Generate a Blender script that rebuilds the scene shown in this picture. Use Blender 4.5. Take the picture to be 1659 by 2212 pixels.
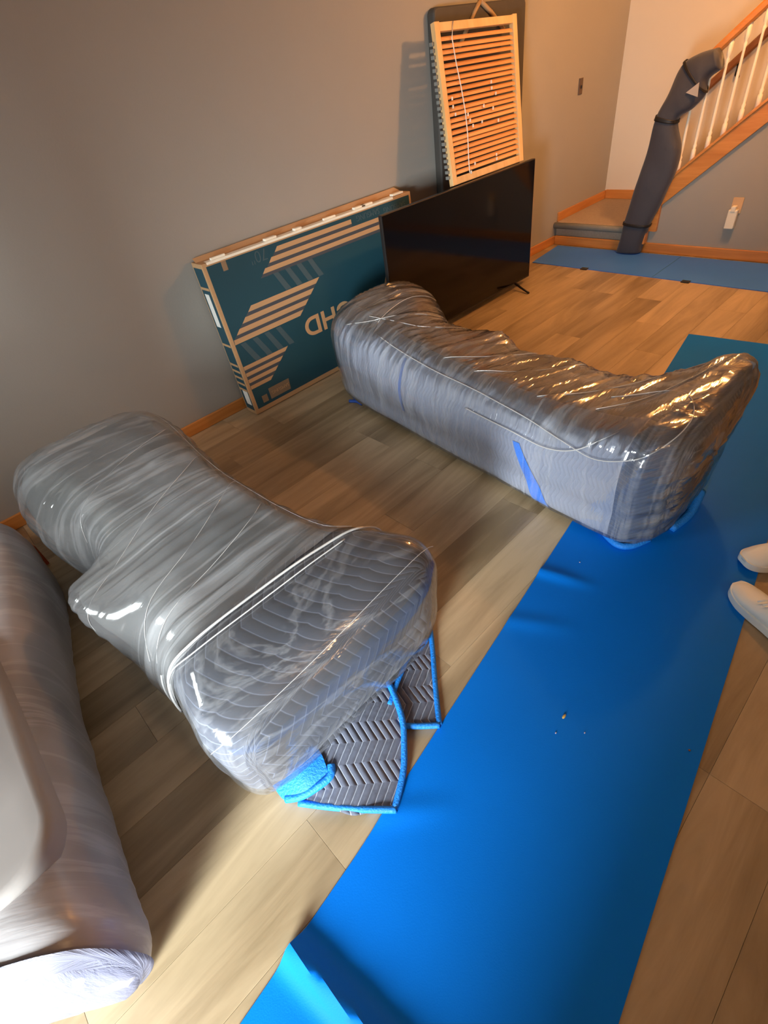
import bpy, bmesh, math, random
from mathutils import Vector, Matrix, noise

# ------------------------------------------------------------------ camera, world, lights
scene = bpy.context.scene
for o in list(bpy.data.objects):
    bpy.data.objects.remove(o)
C = scene.collection

def cam_matrix(a, b, c):
    return (Matrix.Rotation(a, 3, 'Z') @ Matrix.Rotation(b, 3, 'X') @ Matrix.Rotation(c, 3, 'Z'))
cam_data = bpy.data.cameras.new('camera')
cam = bpy.data.objects.new('camera', cam_data); C.objects.link(cam)
cam.matrix_world = Matrix.Translation((0, 0, 1.5)) @ cam_matrix(-0.65878732, 0.85131747, -0.18168307).to_4x4()
cam_data.sensor_fit = 'VERTICAL'; cam_data.sensor_height = 36.0
cam_data.lens = 36.0 * 1068.547 / 2212.0
cam_data.clip_start = 0.02
scene.camera = cam

world = bpy.data.worlds.new('world'); scene.world = world; world.use_nodes = True
bg = world.node_tree.nodes['Background']
bg.inputs[0].default_value = (0.55, 0.62, 0.75, 1); bg.inputs[1].default_value = 0.10

scene.view_settings.view_transform = 'Standard'
scene.view_settings.look = 'None'
scene.view_settings.gamma = 1
scene.view_settings.use_curve_mapping = False
scene.view_settings.exposure = 0.0

def light(name, kind, loc, energy, color, aim=None, **kw):
    d = bpy.data.lights.new(name, kind); d.energy = energy; d.color = color
    for k, v in kw.items(): setattr(d, k, v)
    o = bpy.data.objects.new(name, d); C.objects.link(o); o.location = loc
    if aim is not None:
        o.rotation_euler = (Vector(aim) - Vector(loc)).to_track_quat('-Z', 'Y').to_euler()
    return o
DAY = (0.90, 0.97, 0.97)
WARM = (1.0, 0.43, 0.12)
# daylight behind the gap shaped for it in the wall behind the photographer, and the other window near the left wall
light('daylight_opening', 'AREA', (-2.60, -0.74, 1.00), 555, DAY, aim=(0.8, 0.55, 0.4), shape='RECTANGLE', size=0.85, size_y=1.5)
light('daylight_window', 'AREA', (-1.03, 1.75, 1.10), 38, DAY, aim=(1.5, 1.85, 0.35), shape='RECTANGLE', size=1.0, size_y=0.7, spread=math.radians(120))
light('rear_fill', 'POINT', (0.4, -1.7, 2.28), 26, (1.0, .58, .27), shadow_soft_size=0.07)  # unseen warm fill added to lift the dim floor
# ceiling lamp of the room and the lamp of the stairwell
light('room_lamp', 'POINT', (4.05, 1.10, 2.28), 97, WARM, shadow_soft_size=0.07)
light('stair_lamp', 'POINT', (5.45, 0.55, 3.1), 100, WARM, shadow_soft_size=0.12)

# ------------------------------------------------------------------ helpers
def tag(o, label=None, cat=None, group=None, kind=None):
    if label: o['label'] = label
    if cat: o['category'] = cat
    if group: o['group'] = group
    if kind: o['kind'] = kind
    return o
def empty(name, loc, label, cat, group=None):
    o = bpy.data.objects.new(name, None); C.objects.link(o); o.location = loc
    o.empty_display_size = 0.05
    return tag(o, label, cat, group)
def mesh_obj(name, verts, faces, mat, parent=None, smooth=False, uvs=None, world_coords=True):
    me = bpy.data.meshes.new(name)
    off = Vector((0, 0, 0))
    if parent is not None and world_coords: off = world_loc(parent)
    me.from_pydata([tuple(Vector(v) - off) for v in verts], [], faces)
    if uvs is not None:
        uvl = me.uv_layers.new(name='UVMap')
        for p in me.polygons:
            for li in p.loop_indices:
                uvl.data[li].uv = uvs[me.loops[li].vertex_index]
    if smooth: me.polygons.foreach_set('use_smooth', [True] * len(me.polygons))
    me.update()
    if mat: me.materials.append(mat)
    o = bpy.data.objects.new(name, me); C.objects.link(o)
    if parent is not None: o.parent = parent
    return o
def world_loc(o):
    v = Vector(o.location)
    while o.parent is not None:
        o = o.parent; v = v + Vector(o.location)
    return v
def bm_obj(name, bm, mat, parent=None, smooth=False):
    me = bpy.data.meshes.new(name)
    if parent is not None:
        bmesh.ops.translate(bm, vec=-world_loc(parent), verts=bm.verts)
    bmesh.ops.recalc_face_normals(bm, faces=bm.faces)
    bm.to_mesh(me); bm.free()
    if smooth: me.polygons.foreach_set('use_smooth', [True] * len(me.polygons))
    if mat: me.materials.append(mat)
    o = bpy.data.objects.new(name, me); C.objects.link(o)
    if parent is not None: o.parent = parent
    return o
def box_bm(lo, hi, bevel=0.0, bm=None, seg=2):
    b = bmesh.new()
    r = bmesh.ops.create_cube(b, size=1)
    lo = Vector(lo); hi = Vector(hi)
    for v in b.verts:
        v.co = Vector(((lo[i] + hi[i]) / 2 + v.co[i] * (hi[i] - lo[i])) for i in range(3))
    if bevel > 0:
        bmesh.ops.bevel(b, geom=list(b.edges), offset=bevel, segments=seg, affect='EDGES', profile=0.5)
    if bm is not None:
        me = bpy.data.meshes.new('t'); b.to_mesh(me); b.free(); bm.from_mesh(me); bpy.data.meshes.remove(me)
        return bm
    return b
def box(name, lo, hi, mat, parent=None, bevel=0.0, seg=2):
    return bm_obj(name, box_bm(lo, hi, bevel, seg=seg), mat, parent)
def hexa(name, bot, top, mat, parent=None, bevel=0.0):
    """box from 4 bottom and 4 top corners (any orientation)"""
    b = bmesh.new()
    vb = [b.verts.new(p) for p in bot]; vt = [b.verts.new(p) for p in top]
    b.faces.new(vb[::-1]); b.faces.new(vt)
    for i in range(4):
        j = (i + 1) % 4
        b.faces.new([vb[i], vb[j], vt[j], vt[i]])
    if bevel > 0:
        bmesh.ops.bevel(b, geom=list(b.edges), offset=bevel, segments=2, affect='EDGES', profile=0.5)
    return bm_obj(name, b, mat, parent)
def tube_bm(pts, r, n=8, bm=None, closed=False):
    b = bm or bmesh.new()
    pts = [Vector(p) for p in pts]; m = len(pts); rings = []
    rr = r if isinstance(r, (list, tuple)) else [r] * m
    ref = Vector((0, 0, 1))
    for i, p in enumerate(pts):
        a = pts[(i - 1) % m] if (closed or i > 0) else p
        c = pts[(i + 1) % m] if (closed or i < m - 1) else p
        t = (c - a).normalized()
        if abs(t.dot(ref)) > .95: ref = Vector((0, 1, 0)) if abs(t.y) < .9 else Vector((1, 0, 0))
        u = t.cross(ref).normalized(); w = u.cross(t).normalized()
        rings.append([b.verts.new(p + (u * math.cos(k * 2 * math.pi / n) + w * math.sin(k * 2 * math.pi / n)) * rr[i]) for k in range(n)])
    for i in range(m if closed else m - 1):
        A, B = rings[i], rings[(i + 1) % m]
        for k in range(n):
            b.faces.new([A[k], A[(k + 1) % n], B[(k + 1) % n], B[k]])
    if not closed:
        b.faces.new(rings[0][::-1]); b.faces.new(rings[-1])
    return b
def tube(name, pts, r, mat, parent=None, n=8, closed=False):
    return bm_obj(name, tube_bm(pts, r, n, closed=closed), mat, parent, smooth=True)
def catmull(p0, p1, p2, p3, t):
    return 0.5 * ((2 * p1) + (-p0 + p2) * t + (2 * p0 - 5 * p1 + 4 * p2 - p3) * t * t + (-p0 + 3 * p1 - 3 * p2 + p3) * t ** 3)
def spline(pts, n, closed=False):
    pts = [Vector(p) for p in pts]; out = []; m = len(pts)
    segs = m if closed else m - 1
    for s in range(segs):
        if closed: q = [pts[(s + k) % m] for k in (-1, 0, 1, 2)]
        else: q = [pts[max(0, min(m - 1, s + k))] for k in (-1, 0, 1, 2)]
        for i in range(n): out.append(catmull(*q, i / n))
    if not closed: out.append(pts[-1].copy())
    return out
def sstep(a, b, x):
    t = max(0., min(1., (x - a) / (b - a))); return t * t * (3 - 2 * t)

# ------------------------------------------------------------------ materials
def new_mat(name):
    m = bpy.data.materials.new(name); m.use_nodes = True
    nt = m.node_tree; nt.nodes.clear()
    out = nt.nodes.new('ShaderNodeOutputMaterial')
    return m, nt, out
def N(nt, kind, **kw):
    n = nt.nodes.new(kind)
    for k, v in kw.items():
        if k in n.inputs.keys(): n.inputs[k].default_value = v
        else: setattr(n, k, v)
    return n
def rgb(*c): return (c[0], c[1], c[2], 1)
def simple(name, col, rough=0.6, var=0.08, scale=8, bump=0.0, bscale=60, stretch=(1, 1, 1), spec=0.5, coord='Object', metallic=0, sheen=0, coat=0):
    m, nt, out = new_mat(name); L = nt.links.new
    p = N(nt, 'ShaderNodeBsdfPrincipled', Roughness=rough, Metallic=metallic)
    p.inputs['Specular IOR Level'].default_value = spec
    p.inputs['Sheen Weight'].default_value = sheen
    p.inputs['Coat Weight'].default_value = coat
    tc = N(nt, 'ShaderNodeTexCoord'); mp = N(nt, 'ShaderNodeMapping'); mp.inputs['Scale'].default_value = stretch
    L(tc.outputs[coord], mp.inputs['Vector'])
    nz = N(nt, 'ShaderNodeTexNoise', Scale=scale, Detail=4.0); L(mp.outputs[0], nz.inputs['Vector'])
    mx = N(nt, 'ShaderNodeMix', data_type='RGBA')
    mx.inputs[6].default_value = rgb(*[c * (1 - var) for c in col]); mx.inputs[7].default_value = rgb(*[min(1, c * (1 + var)) for c in col])
    L(nz.outputs[0], mx.inputs[0]); L(mx.outputs[2], p.inputs['Base Color'])
    if bump > 0:
        n2 = N(nt, 'ShaderNodeTexNoise', Scale=bscale, Detail=5.0); L(mp.outputs[0], n2.inputs['Vector'])
        bp = N(nt, 'ShaderNodeBump', Strength=bump, Distance=0.01); L(n2.outputs[0], bp.inputs['Height']); L(bp.outputs[0], p.inputs['Normal'])
    L(p.outputs[0], out.inputs[0])
    return m
def wood(name, dark, light_, grain=(1.2, 22, 22), rough=0.45, rnd=0.0, coat=0.0, coord='Object'):
    m, nt, out = new_mat(name); L = nt.links.new
    p = N(nt, 'ShaderNodeBsdfPrincipled', Roughness=rough); p.inputs['Coat Weight'].default_value = coat
    tc = N(nt, 'ShaderNodeTexCoord'); oi = N(nt, 'ShaderNodeObjectInfo')
    vm = N(nt, 'ShaderNodeVectorMath', operation='SCALE'); vm.inputs[0].default_value = (37.1, 17.3, 9.7); L(oi.outputs['Random'], vm.inputs['Scale'])
    ad = N(nt, 'ShaderNodeVectorMath', operation='ADD'); L(tc.outputs[coord], ad.inputs[0]); L(vm.outputs[0], ad.inputs[1])
    mp = N(nt, 'ShaderNodeMapping'); mp.inputs['Scale'].default_value = grain; L(ad.outputs[0], mp.inputs['Vector'])
    n1 = N(nt, 'ShaderNodeTexNoise', Scale=1.0, Detail=6.0, Roughness=0.62, Distortion=0.6); L(mp.outputs[0], n1.inputs['Vector'])
    mp2 = N(nt, 'ShaderNodeMapping'); mp2.inputs['Scale'].default_value = (grain[0] * .7, grain[1] * .3, grain[2] * .3); L(ad.outputs[0], mp2.inputs['Vector'])
    n2 = N(nt, 'ShaderNodeTexNoise', Scale=1.0, Detail=2.0); L(mp2.outputs[0], n2.inputs['Vector'])
    cr = N(nt, 'ShaderNodeValToRGB'); cr.color_ramp.elements[0].position = .34; cr.color_ramp.elements[0].color = rgb(*dark); cr.color_ramp.elements[1].position = .68; cr.color_ramp.elements[1].color = rgb(*light_)
    mm = N(nt, 'ShaderNodeMath', operation='MULTIPLY_ADD'); L(n1.outputs[0], mm.inputs[0]); mm.inputs[1].default_value = .6
    m3 = N(nt, 'ShaderNodeMath', operation='MULTIPLY'); L(n2.outputs[0], m3.inputs[0]); m3.inputs[1].default_value = .42; L(m3.outputs[0], mm.inputs[2])
    m4 = N(nt, 'ShaderNodeMath', operation='MULTIPLY_ADD'); L(oi.outputs['Random'], m4.inputs[0]); m4.inputs[1].default_value = rnd; L(mm.outputs[0], m4.inputs[2])
    m5 = N(nt, 'ShaderNodeMath', operation='SUBTRACT'); L(m4.outputs[0], m5.inputs[0]); m5.inputs[1].default_value = rnd * .5
    L(m5.outputs[0], cr.inputs[0]); L(cr.outputs[0], p.inputs['Base Color'])
    bp = N(nt, 'ShaderNodeBump', Strength=0.12, Distance=0.004); L(n1.outputs[0], bp.inputs['Height']); L(bp.outputs[0], p.inputs['Normal'])
    L(p.outputs[0], out.inputs[0])
    return m
def film(name, opacity=0.3, milk=(.78, .8, .84), gloss=0.14, su=1.2, sv=26, strength=0.55, spec=0.55, tint=(.96, .96, .97), crinkle=0.5, streak=.12):
    """clear stretch film: transparent, glossy, milky where layers and folds overlap"""
    m, nt, out = new_mat(name); L = nt.links.new
    tc = N(nt, 'ShaderNodeTexCoord')
    mp = N(nt, 'ShaderNodeMapping'); mp.inputs['Scale'].default_value = (su, sv, 1); L(tc.outputs['UV'], mp.inputs['Vector'])
    n1 = N(nt, 'ShaderNodeTexNoise', Scale=1.0, Detail=5.0, Roughness=0.6, Distortion=1.1); L(mp.outputs[0], n1.inputs['Vector'])
    mp2 = N(nt, 'ShaderNodeMapping'); mp2.inputs['Scale'].default_value = (su * 7, sv * 3, 1); mp2.inputs['Rotation'].default_value = (0, 0, .25); L(tc.outputs['UV'], mp2.inputs['Vector'])
    n2 = N(nt, 'ShaderNodeTexNoise', Scale=1.0, Detail=3.0, Roughness=0.7); L(mp2.outputs[0], n2.inputs['Vector'])
    h = N(nt, 'ShaderNodeMath', operation='MULTIPLY_ADD'); L(n2.outputs[0], h.inputs[0]); h.inputs[1].default_value = crinkle; L(n1.outputs[0], h.inputs[2])
    bp = N(nt, 'ShaderNodeBump', Strength=strength, Distance=0.012); L(h.outputs[0], bp.inputs['Height'])
    # fold streaks
    ab = N(nt, 'ShaderNodeMath', operation='SUBTRACT'); L(n1.outputs[0], ab.inputs[0]); ab.inputs[1].default_value = .5
    a2 = N(nt, 'ShaderNodeMath', operation='ABSOLUTE'); L(ab.outputs[0], a2.inputs[0])
    rr = N(nt, 'ShaderNodeMapRange'); L(a2.outputs[0], rr.inputs[0]); rr.inputs[1].default_value = 0.0; rr.inputs[2].default_value = .045; rr.inputs[3].default_value = 1.0; rr.inputs[4].default_value = 0.0
    big = N(nt, 'ShaderNodeTexNoise', Scale=3.0, Detail=2.0); L(tc.outputs['UV'], big.inputs['Vector'])
    op = N(nt, 'ShaderNodeMath', operation='MULTIPLY_ADD'); L(rr.outputs[0], op.inputs[0]); op.inputs[1].default_value = streak
    ob = N(nt, 'ShaderNodeMath', operation='MULTIPLY'); L(big.outputs[0], ob.inputs[0]); ob.inputs[1].default_value = opacity * 2
    L(ob.outputs[0], op.inputs[2])
    tr = N(nt, 'ShaderNodeBsdfTransparent', Color=rgb(*tint))
    df = N(nt, 'ShaderNodeBsdfDiffuse', Color=rgb(*milk)); L(bp.outputs[0], df.inputs['Normal'])
    gl = N(nt, 'ShaderNodeBsdfGlossy', Roughness=gloss, Color=rgb(1, 1, 1)); L(bp.outputs[0], gl.inputs['Normal'])
    m1 = N(nt, 'ShaderNodeMixShader'); L(op.outputs[0], m1.inputs[0]); L(tr.outputs[0], m1.inputs[1]); L(df.outputs[0], m1.inputs[2])
    fr = N(nt, 'ShaderNodeFresnel', IOR=1.5); L(bp.outputs[0], fr.inputs['Normal'])
    f2 = N(nt, 'ShaderNodeMath', operation='MULTIPLY_ADD'); L(fr.outputs[0], f2.inputs[0]); f2.inputs[1].default_value = spec * 1.5; f2.inputs[2].default_value = spec * .12; f2.use_clamp = True
    m2 = N(nt, 'ShaderNodeMixShader'); L(f2.outputs[0], m2.inputs[0]); L(m1.outputs[0], m2.inputs[1]); L(gl.outputs[0], m2.inputs[2])
    L(m2.outputs[0], out.inputs[0])
    return m
def quilt(name, base=(.075, .085, .12), stitch=(.33, .36, .45), pitch=0.032, zig=0.085, amp=0.045, swap=False, puff=0.8):
    """moving blanket: chevron stitching on dark cloth; UV in metres"""
    m, nt, out = new_mat(name); L = nt.links.new
    tc = N(nt, 'ShaderNodeTexCoord'); sp = N(nt, 'ShaderNodeSeparateXYZ'); L(tc.outputs['UV'], sp.inputs[0])
    U, V = (1, 0) if swap else (0, 1)
    def M(op, a, b=None, c=None):
        n = N(nt, 'ShaderNodeMath', operation=op)
        for i, x in enumerate((a, b, c)):
            if x is None: continue
            if isinstance(x, (int, float)): n.inputs[i].default_value = x
            else: L(x, n.inputs[i])
        return n.outputs[0]
    tri = M('PINGPONG', M('DIVIDE', sp.outputs[V], zig), 1.0)
    ph = M('DIVIDE', M('MULTIPLY_ADD', tri, amp, sp.outputs[U]), pitch)
    f = M('FRACT', ph)
    d = M('ABSOLUTE', M('SUBTRACT', f, 0.5))           # 0.5 at the seam, 0 mid-puff
    line = N(nt, 'ShaderNodeMapRange'); L(d, line.inputs[0]); line.inputs[1].default_value = .42; line.inputs[2].default_value = .49
    puffh = M('SUBTRACT', 0.25, M('MULTIPLY', d, d))
    nz = N(nt, 'ShaderNodeTexNoise', Scale=35.0, Detail=4.0); L(tc.outputs['UV'], nz.inputs['Vector'])
    hh = M('MULTIPLY_ADD', nz.outputs[0], 0.12, puffh)
    bp = N(nt, 'ShaderNodeBump', Strength=puff, Distance=0.03); L(hh, bp.inputs['Height'])
    mx = N(nt, 'ShaderNodeMix', data_type='RGBA'); L(line.outputs[0], mx.inputs[0]); mx.inputs[6].default_value = rgb(*base); mx.inputs[7].default_value = rgb(*stitch)
    p = N(nt, 'ShaderNodeBsdfPrincipled', Roughness=0.8); p.inputs['Sheen Weight'].default_value = .25
    L(mx.outputs[2], p.inputs['Base Color']); L(bp.outputs[0], p.inputs['Normal']); L(p.outputs[0], out.inputs[0])
    return m

M_cream = simple('cream_paint', (.72, .66, .56), rough=.75, var=.02, scale=3)
M_wall = simple('painted_wall', (.335, .325, .30), rough=.75, var=.03, scale=3, bump=.05, bscale=120)
M_ceil = simple('ceiling_paint', (.62, .6, .57), rough=.9, var=.03)
M_sub = simple('subfloor', (.05, .04, .03), rough=.9)
M_plank = wood('vinyl_plank', (.215, .155, .085), (.52, .40, .25), grain=(1.2, 11, 11), rough=.40, rnd=.16)
M_oak = wood('honey_oak', (.46, .17, .035), (.68, .30, .08), grain=(2, 30, 30), rough=.35, rnd=.1, coat=.2)
M_oak_y = wood('honey_oak_cross', (.46, .17, .035), (.68, .30, .08), grain=(30, 2, 30), rough=.35, rnd=.1, coat=.2)
M_darkwood = wood('dark_handrail', (.16, .06, .02), (.26, .11, .04), grain=(20, 2, 20), rough=.4)
M_white = simple('white_paint', (.88, .83, .70), rough=.4, var=.02)
M_carpet = simple('stair_carpet', (.36, .29, .235), rough=.95, var=.18, scale=60, bump=.5, bscale=220)
M_blue = simple('blue_neoprene', (.0, .155, .66), rough=.55, var=.05, scale=5, bump=.06, bscale=300, spec=.10)
M_card = simple('cardboard', (.50, .30, .15), rough=.8, var=.07, scale=14, stretch=(1, 1, 8))
M_teal = simple('carton_teal', (.012, .062, .09), rough=.5, var=.08, scale=4)
M_faint = simple('carton_faint_print', (.055, .095, .115), rough=.55, var=.05)
M_gapdark = simple('carton_stripe_gap', (.06, .07, .085), rough=.55, var=.05)  # dark grey print between the kraft stripes
M_label = simple('paper_label', (.80, .80, .76), rough=.6, var=.02)
M_tape = simple('clear_tape', (.95, .88, .75), rough=.25, var=.1, scale=30, spec=.8)
M_tvglass = simple('tv_screen', (.004, .003, .003), rough=.09, var=0, spec=.3)
M_tvplastic = simple('tv_plastic', (.012, .010, .010), rough=.35, var=.05)
M_blond = wood('blond_wood', (.68, .42, .18), (.85, .58, .29), grain=(14, 14, 2), rough=.4)
M_slat = wood('slat_wood', (.62, .28, .09), (.82, .42, .17), grain=(2, 20, 20), rough=.4, rnd=.25)
M_cord = simple('cord', (.78, .74, .68), rough=.7)
M_pad = simple('pad_cloth', (.055, .05, .045), rough=.65, var=.2, scale=6, bump=.2, bscale=20)
M_tanstrap = simple('tan_strap', (.40, .27, .14), rough=.7)
M_greyup = simple('grey_upholstery', (.068, .070, .067), rough=.85, var=.22, scale=7, bump=.3, bscale=35)
M_brownup = simple('brown_grey_upholstery', (.085, .07, .066), rough=.8, var=.28, scale=6, bump=.3, bscale=35)
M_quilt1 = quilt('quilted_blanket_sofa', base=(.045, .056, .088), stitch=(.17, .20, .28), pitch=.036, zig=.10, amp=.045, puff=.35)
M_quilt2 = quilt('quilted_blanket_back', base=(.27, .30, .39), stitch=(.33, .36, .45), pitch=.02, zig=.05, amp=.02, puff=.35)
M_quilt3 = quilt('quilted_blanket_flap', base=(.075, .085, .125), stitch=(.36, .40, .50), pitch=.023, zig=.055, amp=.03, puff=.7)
M_bind = simple('blue_binding', (.004, .20, .72), rough=.6, var=.12, scale=60, bump=.4, bscale=150)
M_film1 = film('stretch_film_sofa_left', opacity=.13, sv=6, su=.35, strength=.35, gloss=.13, spec=.48, crinkle=.25)
M_filmclear = film('stretch_film_clear', opacity=.05, sv=5, su=2.0, strength=.30, gloss=.10, spec=.42, crinkle=.2, streak=.08)
M_film2 = film('stretch_film_sofa_right', opacity=.065, sv=8, su=.7, strength=.6, gloss=.13, spec=.75, crinkle=.35)
M_film_loose = film('stretch_film_loose', opacity=.35, sv=30, su=1, strength=.8, gloss=.12, spec=.8)
M_filmwhite = film('cloudy_film', opacity=.50, milk=(.62, .60, .62), sv=8, su=.6, strength=.25, gloss=.3, spec=.25)
M_filmedge = film('film_fold_edge', opacity=.55, milk=(.8, .8, .8), strength=.1, gloss=.15, spec=.6)
M_taupe = simple('taupe_upholstery', (.27, .235, .215), rough=.8, var=.06, scale=4, bump=.15)
M_taupe_dark = simple('grey_taupe_cushion', (.27, .25, .24), rough=.8, var=.05, scale=4)  # greyer taupe of the seat cushion
M_cover = simple('navy_grey_cover', (.040, .044, .064), rough=.7, var=.15, scale=6, bump=.3, bscale=30, sheen=.2)
M_black = simple('black_strap', (.012, .010, .010), rough=.5)
M_shoe = simple('white_leather', (.80, .84, .82), rough=.5, var=.04, bump=.1)
M_shoein = simple('shoe_lining', (.40, .30, .25), rough=.8)
M_red = simple('red_orange_wood', (.32, .055, .012), rough=.5, var=.15, scale=5, stretch=(1, 6, 1))
M_chip = simple('dry_leaf', (.62, .40, .10), rough=.6)
M_lint = simple('lint', (.45, .42, .55), rough=.8)
M_metal = simple('dark_metal', (.03, .025, .02), rough=.4, metallic=.6)
M_brass = simple('brass', (.6, .4, .15), rough=.3, metallic=1)
M_bulb, _nt, _out = new_mat('bulb_glass')
_e = N(_nt, 'ShaderNodeEmission', Strength=6.0, Color=rgb(1, .7, .4)); _nt.links.new(_e.outputs[0], _out.inputs[0])

# ------------------------------------------------------------------ room shell
YW, XS, XB, YR, XA, ZC = 2.83, 4.90, -1.0, -2.6, 5.85, 2.5
ZT = 4.6
floor = box('floor', (XB, YR, -.08), (XS + .1, YW, -.008), M_sub); tag(floor, kind='structure')
floor['label'] = 'grey-brown wood-look plank floor'
rng = random.Random(7)
PW, PL = 0.18, 1.22
plank_me = {}
def plank_mesh(l, w):
    key = (round(l, 3), round(w, 3))
    if key not in plank_me:
        b = box_bm((-l / 2 + .0003, -w / 2 + .0003, -.008), (l / 2 - .0003, w / 2 - .0003, 0), 0)
        top = [e for e in b.edges if all(abs(v.co.z) < 1e-6 for v in e.verts)]
        bmesh.ops.bevel(b, geom=top, offset=.0005, segments=1, affect='EDGES')
        me = bpy.data.meshes.new('plank'); b.to_mesh(me); b.free(); me.materials.append(M_plank); plank_me[key] = me
    return plank_me[key]
y = YW - 0.05
row = 0
while y > YR + .01:
    y1 = y; y0 = max(YR, y - PW)
    if row == 0: y1 = YW
    x = XB - rng.choice([0, .2, .4, .6, .8, 1.0])
    while x < XS - .01:
        x0, x1 = max(XB, x), min(XS, x + PL)
        if x1 - x0 > .02:
            o = bpy.data.objects.new('plank', plank_mesh(x1 - x0, y1 - y0)); C.objects.link(o)
            o.parent = floor; o.location = ((x0 + x1) / 2, (y0 + y1) / 2, 0)
        x += PL
    y = y0; row += 1

def struct(o, label):
    o['kind'] = 'structure'; o['label'] = label; return o
struct(box('wall_left', (XB - .1, YW, -.08), (XA + .1, YW + .1, ZT), M_wall), 'grey painted wall behind the carton and the television')
struct(box('ceiling', (XB - .1, YR - .1, ZC), (XS, YW, ZC + .1), M_ceil), 'white ceiling')
struct(box('wall_right', (XB - .1, YR - .1, -.08), (XA + .1, YR, ZT), M_wall), 'grey painted wall opposite')
# wall behind the photographer: low gap shaped to cut the daylight, and a window opening
b = bmesh.new()
DY0, DY1, DZ = -0.19, 0.62, 1.12
xw0, xw1 = XB - .1, XB
for lo, hi in [((xw0, YR, -.08), (xw1, DY0, ZC)), ((xw0, DY0, DZ), (xw1, DY1, ZC)), ((xw0, DY1, -.08), (xw1, 1.25, ZC)),
               ((xw0, 1.25, -.08), (xw1, 2.3, 1.2)), ((xw0, 1.25, 2.25), (xw1, 2.3, ZC)), ((xw0, 2.3, -.08), (xw1, YW, ZC))]:
    box_bm(lo, hi, bm=b)
struct(bm_obj('wall_back', b, M_wall), 'grey wall behind the photographer with a gap shaped for the daylight and a window opening')
struct(box('ceiling_stairwell', (XS, YR - .1, ZT), (XA + .1, YW + .1, ZT + .1), M_ceil), 'stairwell ceiling')
struct(box('wall_stair_back', (XA, YR - .1, -.08), (XA + .1, YW, ZT), M_cream), 'cream wall at the back of the staircase')
struct(box('wall_above_opening', (XS, YR, ZC), (XS + .1, YW, ZT), M_wall), 'wall band above the stair opening')
# wall under the staircase: sloping top following the stringer
SL = 0.86
def zs(y): return 0.50 + (1.88 - y) * SL       # stringer upper edge
vs = []
ys = [1.93, -0.45]
prof = [(1.93, -.08), (1.93, .42), (-0.45, zs(-.45) - .05), (-.45, ZC), (YR, ZC), (YR, -.08)]
for xx in (XS, XS + .09):
    vs += [(xx, p, q) for p, q in prof]
n = len(prof)
fs = [tuple(range(n)), tuple(range(2 * n - 1, n - 1, -1))] + [(i, (i + 1) % n, n + (i + 1) % n, n + i) for i in range(n)]
wu = struct(mesh_obj('wall_stair', vs, fs, M_wall), 'grey wall under the sloping staircase')

# baseboards
def baseboard(name, lo, hi, mat, label):
    o = bm_obj(name, box_bm(lo, hi, .006), mat); struct(o, label); return o
baseboard('baseboard_left', (XB, YW - .016, 0), (XS, YW, .075), M_oak, 'honey oak baseboard along the grey wall')
baseboard('baseboard_stair', (XS - .016, YR, 0), (XS, YW - .016, .078), M_oak_y, 'honey oak baseboard under the staircase and landing')

# landing and steps
landing = empty('staircase', (XS + .45, 1.9, 0), 'carpeted staircase with landing, orange wooden stringer and rising treads', 'staircase')
lb = bmesh.new(); box_bm((XS + .02, 1.93, -.005), (XA - .001, YW - .001, .19), .012, bm=lb)
bm_obj('landing', lb, M_carpet, landing)
nose = bm_obj('landing_edge', tube_bm([(XS - .005, 1.93, .165), (XS - .005, YW, .165)], .026, 10), simple('grey_carpet', (.22, .22, .20), rough=.95, bump=.5, bscale=200), landing, smooth=True)  # darker grey carpet along the landing edge
TR = .225; RI = TR * SL
for i in range(12):
    y1 = 1.93 - i * TR
    z1 = .19 + (i + 1) * RI
    s = box_bm((XS + .10, y1 - TR - .02, z1 - RI - .15), (XA - .019, y1 + .015, z1), .012)
    bm_obj('step', s, M_carpet, landing)
# stringer on the open side, cap rail, end trim
def slab(name, pts, x0, x1, mat, parent, bevel=.003):
    vs = [(x0, p, q) for p, q in pts] + [(x1, p, q) for p, q in pts]; n = len(pts)
    bm = bmesh.new(); V = [bm.verts.new(v) for v in vs]
    bm.faces.new(V[:n]); bm.faces.new(V[n:][::-1])
    for i in range(n): bm.faces.new([V[i], V[(i + 1) % n], V[n + (i + 1) % n], V[n + i]])
    if bevel: bmesh.ops.bevel(bm, geom=list(bm.edges), offset=bevel, segments=1, affect='EDGES')
    return bm_obj(name, bm, mat, parent)
slab('stringer', [(1.90, .33), (1.90, .50), (-.4, zs(-.4)), (-.4, zs(-.4) - .13)], XS - .022, XS + .095, M_oak_y, landing)
slab('stringer_cap', [(1.90, .485), (1.90, .51), (-.4, zs(-.4) + .01), (-.4, zs(-.4) - .015)], XS - .035, XS + .105, M_oak_y, landing)
box('end_trim', (XS - .03, 1.86, .17), (XS + .10, 1.95, .50), M_oak_y, landing, .004)
slab('skirt_board', [(YW - .017, .19), (YW - .017, .27), (1.93, .27), (1.93, .19)], XA - .018, XA - .001, M_oak_y, landing)
slab('skirt_board', [(1.93, .19), (1.93, .46), (-.4, .46 + 2.33 * SL), (-.4, .19 + 2.33 * SL)], XA - .018, XA - .001, M_oak_y, landing, 0)
box('skirt_left', (XS + .03, YW - .016, .19), (XA, YW, .265), M_oak, landing, .003)

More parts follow.
